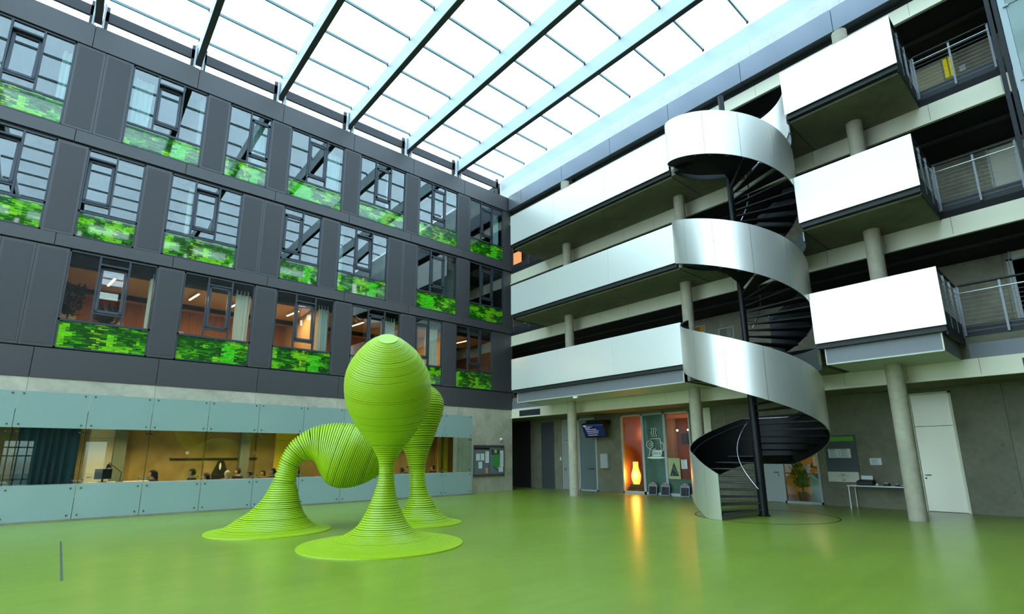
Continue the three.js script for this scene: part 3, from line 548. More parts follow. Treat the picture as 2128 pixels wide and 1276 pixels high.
// ------------------------------------------------------------------ ground floor left: glass screen and lecture room
{
  const xs = []; for (let k = -5; k < 11; k++) xs.push(-1.02 + 1.456 * k); xs[xs.length - 1] = 13.55;
  const plinth = struct('trim_1'); box('plinth', plinth, M.concrete, xs[0], 13.56, 0, .055, ZG - .25, ZG + .02);
  box('screen_sill', plinth, M.doorGrey, xs[0], 13.55, .90, .93, ZG - .8, ZG - .02);
  const bayNames = ['outside the left frame, farthest', 'outside the left frame, second', 'outside the left frame, third', 'just outside the left frame', 'at the left edge with the bright entrance reflection', 'in front of the dark teal curtain', 'in front of the cream door and desk', 'in front of the long-haired listener', 'in front of the hanging dark coat', 'behind the arched sculpture stem', 'under the arched sculpture bulb', 'behind the sideways sculpture bulb', 'behind the tall sculpture stem', 'behind the rear sculpture stem', 'at its right end next to bare concrete'].map((q) => 'frosted teal glass screen bay ' + q);
  for (let i = 0; i < xs.length - 1; i++) {
    const x0 = xs[i] + .006, x1 = xs[i + 1] - .006, m = (x0 + x1) / 2, w = x1 - x0;
    const s = thing('glass_screen', bayNames[i], 'glass screen', m, 0, ZG, 0, 'bays of the frosted glass screen');
    mesh('upper_panel', B(w, .94, .012), M.frosted, s, 0, 2.875, 0);
    mesh('clear_pane', B(w, 1.46, .010), M.clearGlass, s, 0, 1.665, -.03);
    mesh('lower_panel', B(w, .87, .012), M.frosted, s, 0, .49, 0);
    mesh('glass_fin', B(.014, 3.3, .16), M.tealGlass, s, -w / 2 + .008, 1.70, -.12);
    for (const dx of [-w / 2 + .1, w / 2 - .1]) for (const y of [.15, .84, 2.49, 3.28]) {
      mesh('point_fixing', cyl(.02, .02, .03, 14).rotateX(Math.PI / 2), M.steelDark, s, dx, y, .008);
    }
    for (const dx of [-w / 2 + .1, w / 2 - .1]) for (const y of [1.05, 2.3]) mesh('point_fixing', cyl(.02, .02, .05, 12).rotateX(Math.PI / 2), M.steelDark, s, dx, y, -.03);
    for (const q of [-1, 1]) { mesh('clamp', B(.13, .035, .03), M.steelDark, s, q * (w / 2 - .065), 2.3, -.06); mesh('clamp', B(.1, .03, .03), M.doorGrey, s, q * (w / 2 - .05), 1.03, -.06); }
  }
  // room
  const r = struct('wall_lecture');
  box('rear_wall', r, M.ochre, -6, 16.2, 0, 3.2, -23.3, -23.0);
  box('side_wall', r, M.ochre, 16.2, 16.35, 0, 3.2, -23.2, -19.5);
  box('ceiling_board', r, M.darkGrey, XW, 16.4, 3.05, 3.2, -25, -19.5);
  box('lower_fill', r, M.darkGrey, XW, 16.4, 3.2, 3.55, -25, -19.5);
  for (const x of [1.56, 5.55]) box('column', r, std('#6d7a6c', .7), x - .17, x + .17, 0, 3.05, -22.95, -22.6);
  for (const [n, x, mat, w] of [[3, 1.05, M.creamDoor, .66], [4, 7.2, M.yellow, .8], [5, 15.1, M.yellow, .6]]) { const d = struct('door_' + n);
    box('door_frame', d, M.beige, x - w / 2 - .04, x + w / 2 + .04, 0, 2.75, -23.0, -22.97); box('door_leaf', d, mat, x - w / 2, x + w / 2, .01, 2.3, -22.97, -22.93); box('transom_panel', d, mat, x - w / 2, x + w / 2, 2.315, 2.72, -22.97, -22.93); mesh('handle', rod([x - w / 2 + .06, 1.02, -22.9], [x - w / 2 + .2, 1.02, -22.9], .012), M.chrome, d); }
  for (const x of [13.55, 14.3]) { const p = struct('trim_2'); box('post', p, std('#7a5b3a', .6), x - .03, x + .03, 0, 3.05, -22.4, -22.3); }
  const ln = ['first from the left', 'second from the left', 'third from the left', 'fourth from the left', 'fifth from the left', 'sixth from the left', 'first after the sculptures', 'last on the right'];
  [1.2, 2.43, 3.65, 4.9, 6.15, 8.6, 11.2, 13.3].forEach((x, i) => {
    const t = thing('ceiling_lamp', `warm round lamp under the lecture room ceiling, ${ln[i]}`, 'lamp', x, 3.05, -21.5);
    mesh('housing', cyl(.13, .13, .1, 24), M.white, t, 0, -.05, 0);
    mesh('lamp_lens', new THREE.SphereGeometry(.12, 24, 12, 0, Math.PI * 2, Math.PI / 2, Math.PI / 2), new THREE.MeshStandardMaterial({ color: 0xffffff, emissive: lin('#ffc877'), emissiveIntensity: 26 }), t, 0, -.1, 0);
    const l = new THREE.SpotLight(lin('#ffd59a'), 24, 0, R(68), .6); l.position.set(0, -.24, 0); l.target.position.set(0, -3, 0); l.shadow.radius = 5; l.castShadow = true; t.add(l); t.add(l.target);
  });
  // dark teal curtain at the left
  const g = new THREE.PlaneGeometry(1.35, 2.9, 90, 6), p = g.attributes.position; for (let i = 0; i < p.count; i++) p.setZ(i, .05 * Math.sin(p.getX(i) * 34 + Math.sin(p.getX(i) * 5) * 2)); g.computeVertexNormals();
  const c = thing('curtain', 'dark teal full-height curtain in the lecture room behind the left glass screen', 'curtain', -.28, 0, -20.1); mesh('drape', g, M.tealCurtain, c, 0, 1.5, 0); mesh('curtain_rail', rod([-.75, 2.97, 0], [.75, 2.97, 0], .015), M.frame, c);
  // rail, thermostat, desk
  const rail = thing('coat_rail', 'narrow dark rail fixed to the ochre lecture room wall', 'rail', 4.6, 1.58, -22.97); mesh('board', rbox(3.0, .07, .03, .008), M.ochre, rail, 0, .04, 0); mesh('rail', rod([-1.5, 0, .03], [1.5, 0, .03], .02), M.blackMatte, rail);
  const th = thing('wall_sensor', 'small white round sensor on the ochre wall above the rail', 'sensor', 3.63, 1.8, -22.97); mesh('housing', cyl(.06, .06, .03, 20).rotateX(Math.PI / 2), M.white, th, 0, 0, .015);
  const dk = thing('desk', 'long light desk in front of the cream door in the lecture room', 'desk', 1.5, 0, -20.4); mesh('desk_top', rbox(1.5, .03, .6, .006), M.white, dk, 0, .89, 0); for (const [x, z] of [[-.7, -.25], [.7, -.25], [-.7, .25], [.7, .25]]) mesh('leg', cyl(.02, .02, .88, 10), M.chrome, dk, x, .44, z);
  const mo = thing('monitor', 'black computer monitor seen from behind on the lecture desk', 'monitor', 1.08, .905, -20.35, .3); mesh('screen', rbox(.44, .3, .03, .008), M.black, mo, 0, .24, 0); mesh('stand', B(.04, .12, .03), M.black, mo, 0, .06, -.01); mesh('foot', rbox(.2, .014, .15, .005), M.black, mo, 0, .007, 0);
  const la = thing('desk_lamp', 'black articulated desk lamp leaning over the lecture desk', 'lamp', 1.5, .905, -20.3); mesh('base', cyl(.09, .1, .02, 20), M.black, la, 0, .01, 0); mesh('arm', rod([0, .02, 0], [.02, .28, 0], .01), M.black, la); mesh('arm', rod([.02, .28, 0], [-.33, .58, 0], .01), M.black, la); mesh('lamp_shade', new THREE.LatheGeometry([[.02, .12], [.035, .1], [.09, 0], [.085, 0]].map((q) => new THREE.Vector2(...q)), 20), M.black, la, -.3, .42, 0, 0, 0, .35);
}
// ------------------------------------------------------------------ people in the lecture room
function field(res, size, ctr, sdf) {                            // surface of a distance field as geometry
  const mc = new MarchingCubes(res, new THREE.MeshBasicMaterial(), false, false, 60000); mc.isolation = 0;
  for (let k = 0; k < res; k++) for (let j = 0; j < res; j++) for (let i = 0; i < res; i++) mc.field[i + j * res + k * res * res] = -sdf(((i / res) * 2 - 1) * size + ctr[0], ((j / res) * 2 - 1) * size + ctr[1], ((k / res) * 2 - 1) * size + ctr[2]);
  mc.update(); const n = mc.count, g = new THREE.BufferGeometry(), P = new Float32Array(n * 3), N = new Float32Array(n * 3);
  for (let i = 0; i < n; i++) for (let q = 0; q < 3; q++) { P[i * 3 + q] = mc.positionArray[i * 3 + q] * size + ctr[q]; N[i * 3 + q] = mc.normalArray[i * 3 + q]; }
  g.setAttribute('position', new THREE.BufferAttribute(P, 3)); g.setAttribute('normal', new THREE.BufferAttribute(N, 3)); return g;
}
const smin = (a, b, k) => { const h = Math.max(k - Math.abs(a - b), 0) / k; return Math.min(a, b) - h * h * k * .25; };
function cap(x, y, z, a, b, ra, rb) { const bx = b[0] - a[0], by = b[1] - a[1], bz = b[2] - a[2], px = x - a[0], py = y - a[1], pz = z - a[2], t = Math.max(0, Math.min(1, (px * bx + py * by + pz * bz) / (bx * bx + by * by + bz * bz))); return Math.hypot(px - bx * t, py - by * t, pz - bz * t) - (ra + (rb - ra) * t); }
const ell = (x, y, z, c, r) => { const q = Math.hypot((x - c[0]) / r[0], (y - c[1]) / r[1], (z - c[2]) / r[2]); return (q - 1) * Math.min(...r); };
{ // one seated figure facing -x: joints in metres, seat at 0.44
  const torso = [[[.06, .50, 0], [.04, .74, 0], .13, .12], [[.04, .74, 0], [.0, .92, 0], .135, .10], [[0, .90, -.13], [0, .90, .13], .075, .075]];
  const arms = [[[0, .90, .17], [-.04, .66, .23], .052, .043], [[-.04, .66, .23], [-.28, .70, .12], .042, .032], [[0, .90, -.17], [-.04, .66, -.23], .052, .043], [[-.04, .66, -.23], [-.28, .72, -.10], .042, .032]];
  const legs = [[[.06, .50, .09], [-.38, .52, .10], .085, .06], [[-.38, .52, .10], [-.36, .08, .10], .058, .04], [[-.36, .05, .10], [-.52, .04, .11], .04, .03], [[.06, .50, -.09], [-.38, .52, -.10], .085, .06], [[-.38, .52, -.10], [-.36, .08, -.10], .058, .04], [[-.36, .05, -.10], [-.52, .04, -.11], .04, .03]];
  const hands = []; for (const s of [1, -1]) { const c = [-.31, s > 0 ? .70 : .72, s * .105]; hands.push([c, [c[0] - .05, c[1] - .005, c[2]], .028, .026]); for (let f = 0; f < 4; f++) hands.push([[c[0] - .05, c[1], c[2] + (f - 1.5) * .018], [c[0] - .1 - (f % 3) * .008, c[1] - .02, c[2] + (f - 1.5) * .02], .009, .008]); hands.push([[c[0] - .01, c[1], c[2] - s * .025], [c[0] - .06, c[1] - .005, c[2] - s * .045], .011, .009]); }
  const all = [...torso, ...arms, ...legs, ...hands, [[0, .94, 0], [-.015, 1.04, 0], .055, .05]];
  const body = (x, y, z) => { let d = 9; for (const [a, b, ra, rb] of all) d = smin(d, cap(x, y, z, a, b, ra, rb), .035);
    d = smin(d, ell(x, y, z, [-.02, 1.12, 0], [.095, .118, .076]), .03); d = smin(d, ell(x, y, z, [-.055, 1.055, 0], [.05, .045, .045]), .03); d = smin(d, ell(x, y, z, [-.118, 1.10, 0], [.018, .024, .012]), .018);
    for (const s of [1, -1]) { d = smin(d, ell(x, y, z, [0, 1.10, s * .077], [.018, .03, .01]), .01); d = Math.max(d, -ell(x, y, z, [-.108, 1.125, s * .032], [.014, .012, .016])); } return d; };
  const bodyGeo = field(72, .62, [-.16, .60, 0], body);
  const shirt = field(56, .46, [-.06, .72, 0], (x, y, z) => { let d = 9; for (const [a, b, ra, rb] of [...torso, ...arms]) d = smin(d, cap(x, y, z, a, b, ra + .012, rb + .012), .05); d = Math.max(d, -(x + .255 > 0 ? 1 : 0) * 0 + (-.27 - x)); return Math.max(d, y - .965); });
  const hair = (kind) => field(44, .26, [.0, 1.08, 0], (x, y, z) => { let d = Math.abs(ell(x, y, z, [-.01, 1.125, 0], [.105, .125, .088])) - .012; d = Math.max(d, -(x + .075 + (y < 1.16 ? .04 : -.05) > 0 ? 1 : -1) * .02 * 0 + (-.058 + (y > 1.18 ? -.06 : 0) - x)); d = Math.max(d, 1.05 - y);
    if (kind) { const tail = Math.max(cap(x, y, z, [.055, 1.14, 0], [.085, .92, 0], .085, .075), -x - .01); d = smin(d, tail, .03); } return d; });
  const hs = hair(0), hl = hair(1);
  const trousers = field(56, .5, [-.18, .34, 0], (x, y, z) => { let d = 9; for (const [a, b, ra, rb] of legs.filter((q, i) => i % 3 < 2)) d = smin(d, cap(x, y, z, a, b, ra + .012, rb + .014), .05); return Math.max(d, -y + .09); });
  const dat = [
    ['person with long dark hair seated by the left desk, facing left', 2.42, .98, 0, '#3d3f30', 1, M.hairDark, M.skin],
    ['person with short brown hair in a dark green top, leaning forward in profile', 3.55, 1.0, .2, '#1d2a1c', 0, M.hairBrown, M.skin],
    ['person with bushy dark hair beside the white bag, partly behind the glass fin', 3.98, .86, -.4, '#22301f', 1, M.hairDark, M.skin],
    ['person with light blond hair seen from behind under the hanging coat', 4.64, .93, -1.5, '#4a4d40', 1, M.hairBlond, M.skin],
    ['person with dark hair just right of the blond one', 4.98, .98, .5, '#20242b', 0, M.hairDark, M.skin],
    ['person in a red striped sweater next to the grey column', 5.38, .9, .2, '#7e3a34', 0, M.hairBrown, M.skin],
    ['person in a wide dark coat bending down left of the arched sculpture', 5.84, .9, .9, '#20251c', 1, M.hairDark, M.skin],
    ['person with short reddish hair beside the arched sculpture stem', 6.2, .97, .3, '#26241f', 0, M.hairBrown, M.skin],
    ['person with dark hair seen between the two sculpture stems', 11.66, .9, -.2, '#2a2320', 0, M.hairDark, M.skinDark],
    ['person with curly dark hair right of the one between the sculpture stems', 11.98, .93, .3, '#1d1b1c', 1, M.hairDark, M.skin],
    ['person with short dark hair sitting alone before the yellow door', 13.28, .98, 0, '#23201f', 0, M.hairDark, M.skin]];
  const rows = [-20.9, -20.5, -21.6, -20.6, -21.9, -20.9, -21.9, -20.6, -20.8, -21.9, -20.9]; let pi = 0;
  for (const [label, x, s, ry, col, long, hm, skin] of dat) {
    const zr = rows[pi++ % 11], xr = x * zr / -21, t = thing('person', label, 'person', xr, 0, zr, ry); t.scale.setScalar(s);
    const b = mesh('body', bodyGeo, skin, t); mesh('shirt', shirt, std(col, .9), b); mesh('trousers', trousers, M.blackMatte, b); mesh('hair', long ? hl : hs, hm, b);
    const ch = thing('chair', 'plain grey chair in the lecture room behind the frosted glass', 'chair', xr, 0, zr, ry, 'lecture room chairs');
    mesh('seat', rbox(.42, .03, .42, .01), M.darkGrey, ch, .02, .385 * s, 0); mesh('backrest', rbox(.03, .3, .4, .01), M.darkGrey, ch, .26, .70 * s, 0);
    for (const [a, c] of [[-.17, -.18], [-.17, .18], [.22, -.18], [.22, .18]]) mesh('leg', cyl(.012, .012, .375 * s, 8), M.chrome, ch, a, .1875 * s, c);
  }
  // coat hanging on the rail
  const ct = thing('coat', 'dark coat with pale lining hanging from the wall rail above the blond person', 'coat', 4.78, .78, -22.86);
  mesh('coat_body', field(40, .62, [0, .42, 0], (x, y, z) => { let d = cap(x, y, z, [0, .72, 0], [-.04, .0, 0], .08, .24); d = smin(d, cap(x, y, z, [-.04, .62, 0], [-.22, .2, .02], .07, .07), .08); d = smin(d, cap(x, y, z, [.06, .64, 0], [.2, .24, .02], .07, .07), .08); return Math.max(d, Math.abs(z) - .07 - .01 * Math.sin(x * 40)); }), std('#15171a', .95), ct);
  mesh('lining', field(24, .2, [-.02, .5, .07], (x, y, z) => ell(x, y, z, [-.02, .5, .07], [.04, .14, .02])), M.paper, ct);
  mesh('loop', new THREE.TorusGeometry(.03, .006, 8, 16), M.black, ct, 0, .80, 0);
}

// ------------------------------------------------------------------ notice boards, wall things
function sheetOn(parent, name, x, y, w, h, tex, z = .012) { return mesh(name, new THREE.BoxGeometry(w, h, .004), tex, parent, x, y, z); }
const lines = (seedN, head) => canvasTex(128, 176, (c, w, h) => { c.fillStyle = '#eef1ee'; c.fillRect(0, 0, w, h); c.fillStyle = '#70767a'; let q = seedN; for (let y = 22; y < h - 14; y += 9) { q = (q * 97 + 31) % 101; c.fillRect(14, y, 60 + q * .4, 2.5); } if (head) { c.fillStyle = '#3b4a55'; c.fillRect(14, 10, 70, 7); } });
const pageMat = [1, 2, 3].map((k) => new THREE.MeshStandardMaterial({ map: lines(k * 17, k !== 2), roughness: .8 }));
{
  const t = thing('notice_board', 'framed grey notice board with a campus map on the left concrete wall', 'notice board', 15.17, 1.41, ZF);
  mesh('board', rbox(1.80, 1.40, .05, .008), std('#6f7577', .5, .1), t, 0, 0, .025);
  mesh('frame', bars([[-.9, .9, .6, .7, .05, .075], [-.9, .9, -.7, -.62, .05, .075], [-.9, -.885, -.7, .7, .05, .075], [.885, .9, -.7, .7, .05, .075], [-.006, .006, -.62, .6, .05, .06]]), M.cladding, t);
  mesh('header', B(.86, .07, .01), M.black, t, -.44, .54, .055);
  [[-.66, .16, .2, .3], [-.4, .16, .2, .3], [-.52, -.2, .2, .3], [-.12, .16, .2, .52], [.76, .08, .2, .74], [.70, -.42, .26, .22]].forEach(([x, y, w, h], i) => sheetOn(t, 'paper_sheet', x, y, w, h, pageMat[i % 3], .054));
  const map = canvasTex(128, 220, (c, w, h) => { c.fillStyle = '#6f7577'; c.fillRect(0, 0, w, h); c.fillStyle = '#3f463d'; c.beginPath(); c.moveTo(10, 8); c.lineTo(118, 8); c.lineTo(118, 60); c.lineTo(20, 60); c.fill(); c.fillStyle = '#b3b94e'; c.beginPath(); c.arc(70, 24, 18, 0, 7); c.fill(); c.fillStyle = '#3f9436'; c.beginPath(); c.moveTo(36, 58); c.lineTo(108, 50); c.lineTo(116, 130); c.lineTo(96, 178); c.lineTo(40, 166); c.closePath(); c.fill(); c.fillStyle = '#26302a'; c.beginPath(); c.moveTo(36, 166); c.lineTo(52, 168); c.lineTo(112, 214); c.lineTo(100, 216); c.closePath(); c.fill(); });
  sheetOn(t, 'map_print', .36, .0, .62, 1.06, new THREE.MeshStandardMaterial({ map, roughness: .7 }), .053);
  sheetOn(t, 'leaflet', -.14, -.46, .14, .24, std('#d19a73', .7), .054);
  const s = thing('wall_sensor', 'white half-dome sensor high on the left concrete wall above the notice board', 'sensor', 15.93, 2.39, ZF); mesh('dome', new THREE.SphereGeometry(.07, 20, 12, 0, Math.PI * 2, 0, Math.PI / 2).rotateX(Math.PI / 2), M.white, s, 0, 0, .02); mesh('base', cyl(.075, .075, .02, 20).rotateX(Math.PI / 2), M.white, s, 0, 0, .01);
}
// right ground-floor wall things face -x: local x runs along +z
function onWall(name, label, cat, y, z, grp) { const t = thing(name, label, cat, XG, y, z, -Math.PI / 2, grp); return t; }   // local +x is world +z, local +z is world -x
{
  const t = onWall('notice_board', 'tall dark notice board with a green header strip right of the stair', 'notice board', 1.62, -5.7);
  mesh('board', rbox(.88, 1.14, .03, .006), std('#53585a', .55, .1), t, 0, 0, .015);
  mesh('header', rbox(.80, .14, .02, .004), std('#5fae1e', .5), t, 0, .45, .03);
  for (const x of [-.2, .12]) sheetOn(t, 'paper_sheet', x, .0, .31, .28, pageMat[0], .034);
  for (const [x, y] of [[.33, -.02], [.33, -.38]]) mesh('pin', new THREE.SphereGeometry(.012, 10, 8), M.black, t, x, y, .034);
  const b = onWall('information_board', 'cream information board below the dark notice board', 'sign', .895, -5.72); mesh('board', rbox(.86, .31, .02, .004), std('#e4dfcc', .6), b, 0, 0, .012);
  sheetOn(b, 'print', 0, 0, .84, .29, new THREE.MeshStandardMaterial({ roughness: .6, map: canvasTex(256, 88, (c, w, h) => { c.fillStyle = '#e4dfcc'; c.fillRect(0, 0, w, h); c.fillStyle = '#55554d'; c.font = 'bold 11px sans-serif'; c.fillRect(110, 20, 34, 6); c.fillRect(78, 34, 100, 2.5); c.fillRect(122, 48, 10, 4); for (let i = 0; i < 9; i++) c.fillRect(100 + i * 8, 56 + (i % 2) * 4, 5, 3); c.fillRect(112, 72, 34, 5); }) }), .023);
  const s = onWall('paper_notice', 'small white paper notice stuck to the concrete above the table', 'notice', 1.37, -4.8); sheetOn(s, 'sheet', 0, 0, .3, .2, pageMat[1], .003);
  // slim table with things on it
  const tb = thing('table', 'slim white table standing against the concrete wall right of the stair', 'table', 18.42, 0, -4.68);
  mesh('table_top', rbox(.66, .03, 1.56, .006), M.white, tb, 0, .665, 0); for (const [x, z] of [[-.29, -.74], [.29, -.74], [-.29, .74], [.29, .74]]) mesh('leg', rbox(.03, .65, .03, .004), M.white, tb, x, .325, z);
  const lp = thing('printer', 'low black printer on the left end of the slim table', 'printer', 18.5, .681, -5.05); mesh('case', rbox(.34, .12, .42, .02), M.black, lp, 0, .06, 0); mesh('lid', rbox(.3, .02, .4, .008), M.darkGrey, lp, .02, .13, 0, 0, 0, .12); mesh('paper_tray', B(.01, .14, .3), M.paper, lp, .16, .2, 0, 0, 0, -.2);
  [[-4.72, 'grey stapler lying beside the printer', .16, .05, .07, M.doorGrey], [-4.5, 'dark tray beside the stapler on the table', .2, .07, .14, M.black], [-4.25, 'small dark box near the middle of the table', .1, .05, .08, M.darkGrey], [-4.05, 'flat dark folder near the column end of the table', .22, .02, .24, M.darkGrey]].forEach(([z, label, w, h, d, m], i) => { const o = thing(['stapler', 'letter_tray', 'box', 'folder'][i], label, ['stapler', 'tray', 'box', 'folder'][i], 18.36, .681, z); mesh('body', rbox(w, h, d, .008), m, o, 0, h / 2, 0); mesh('top', rbox(w * .8, .012, d * .8, .004), M.white, o, 0, h + .006, 0); });
  // screen on a bracket
  const tv = thing('screen', 'wall screen with white text on blue, tilted down beside the glazed bar', 'screen', 18.15, 2.72, -15.25, -Math.PI / 2); tv.rotation.order = 'YXZ'; tv.rotation.x = .42;
  mesh('casing', rbox(1.28, .68, .1, .02), M.black, tv, 0, 0, -.02);
  const scr = canvasTex(512, 272, (c, w, h) => { c.fillStyle = '#16295f'; c.fillRect(0, 0, w, h); c.fillStyle = '#2b4a86'; c.fillRect(0, 0, w, 34); c.fillStyle = '#e9e2ee'; c.fillRect(12, 10, 78, 26); c.fillStyle = '#b7c4ea'; c.fillRect(40, 44, 190, 10); c.fillStyle = '#dfe3f6'; for (const [y, a, b] of [[66, 50, 170], [100, 56, 330], [140, 66, 370], [180, 74, 346], [226, 80, 320]]) { let x = a; let q = y; while (x < b) { q = (q * 53 + 17) % 97; const l = 14 + q % 34; c.fillRect(x, y, Math.min(l, b - x), 16); x += l + 7; } } });
  mesh('display', new THREE.BoxGeometry(1.18, .58, .004), new THREE.MeshStandardMaterial({ color: 0x111111, roughness: .3, map: scr, emissive: 0xffffff, emissiveMap: scr, emissiveIntensity: .55 }), tv, 0, 0, .033);
  mesh('bracket', rbox(1.0, .22, .5, .02), M.blackMatte, tv, .05, .24, -.33, -.42);
  const tl = new THREE.RectAreaLight(lin('#3a55a8'), .6, 1.18, .58); tl.position.set(0, 0, .05); tl.rotation.y = Math.PI; tv.add(tl);
  // grey wall box, switch
  const wb = onWall('wall_cabinet', 'grey metal wall box between the screen and the door', 'cabinet', 1.36, -15.18); mesh('case', rbox(.42, .64, .16, .01), M.doorGrey, wb, 0, 0, .08); mesh('door', rbox(.38, .60, .012, .004), M.doorGrey, wb, 0, 0, .163); mesh('lock', cyl(.012, .012, .02, 12).rotateX(Math.PI / 2), M.chrome, wb, .15, 0, .17);
  const sw = onWall('light_switch', 'white double switch on the concrete by the dark panel', 'switch', 1.46, -18.02); mesh('plate', rbox(.09, .16, .012, .004), M.white, sw, 0, 0, .006); for (const y of [-.035, .035]) mesh('rocker', rbox(.06, .055, .01, .003), M.white, sw, 0, y, .014);
}
// doors of the right ground-floor wall
function wallDoor(n, z0, z1, top, leaf, mat, frame, handleSide, x = XG) {
  const d = struct('door_' + n);
  mesh('door_frame', bars([[x - .02, x + .12, 0, top, z0, z0 + .05], [x - .02, x + .12, 0, top, z1 - .06, z1], [x - .02, x + .12, top - .05, top, z0, z1]]), frame, d);
  box('door_leaf', d, mat, x + .02, x + .06, .012, leaf, z0 + .055, z1 - .065);
  if (top - leaf > .2) box('transom_panel', d, mat, x + .02, x + .06, leaf + .015, top - .055, z0 + .055, z1 - .065);
  const hz = handleSide > 0 ? z1 - .13 : z0 + .12, s = handleSide > 0 ? -1 : 1;
  mesh('handle', mergeGeometries([rod([x + .02, 1.0, hz], [x - .04, 1.0, hz], .011), rod([x - .04, 1.0, hz], [x - .04, 1.0, hz + s * .13], .011)]), M.steelDark, d);
  mesh('lock', cyl(.022, .022, .02, 14).rotateZ(Math.PI / 2), M.steelDark, d, x + .012, .91, hz);
  return d;
}
wallDoor(6, -3.76, -2.77, 3.33, 2.36, new THREE.MeshPhysicalMaterial({ color: lin('#e4dcc4'), roughness: .38, metalness: .35 }), M.fascia, -1);
wallDoor(7, -17.86, -16.8, 3.34, 2.34, std('#a9aaa2', .4, .2), M.doorGrey, -1);
wallDoor(8, -8.24, -7.56, 2.6, 2.55, M.doorGrey, M.doorGrey, 1);
{ // glazed door beside the wall box
  const d = struct('door_9'); mesh('door_frame', bars([[XG - .02, XG + .1, 0, 3.34, -16.78, -16.72], [XG - .02, XG + .1, 0, 3.34, -15.76, -15.68], [XG - .02, XG + .1, 3.27, 3.34, -16.78, -15.68], [XG - .02, XG + .1, 0, .06, -16.78, -15.68]]), M.doorGrey, d);
  box('pane', d, M.greyGlass, XG + .03, XG + .04, .06, 3.27, -16.72, -15.76); mesh('handle', rod([XG - .04, 1.0, -16.2], [XG - .04, 1.0, -15.86], .014), M.steelDark, d);
  box('metal_panel', wallRight, std('#55585a', .45, .4), XG, XG + .1, 0, 3.3, -19.38, -18.45);
  const w = struct('wall_store'); box('rear_wall', w, std('#46524e', .8), 20.6, 20.8, 0, 3.45, -18, -14.4); box('side_wall', w, std('#46524e', .8), XG + .3, 20.6, 0, 3.45, -14.45, -14.35);
  // grilles in the fascias
  for (const [z0, z1, lb] of [[-18.6, -17.17, 'dark ventilation grille in the pale fascia near the left corner'], [-1.05, 0.6, 'dark ventilation grille in the pale fascia at the right edge']]) {
    const v = thing('vent_grille', lb, 'vent', XF - .045, 3.59, (z0 + z1) / 2); mesh('frame', B(.02, .34, z1 - z0), M.darkGrey, v); for (let y = -.14; y < .15; y += .028) mesh('slat', B(.012, .014, z1 - z0 - .04), M.frame, v, -.014, y, 0);
  }
}
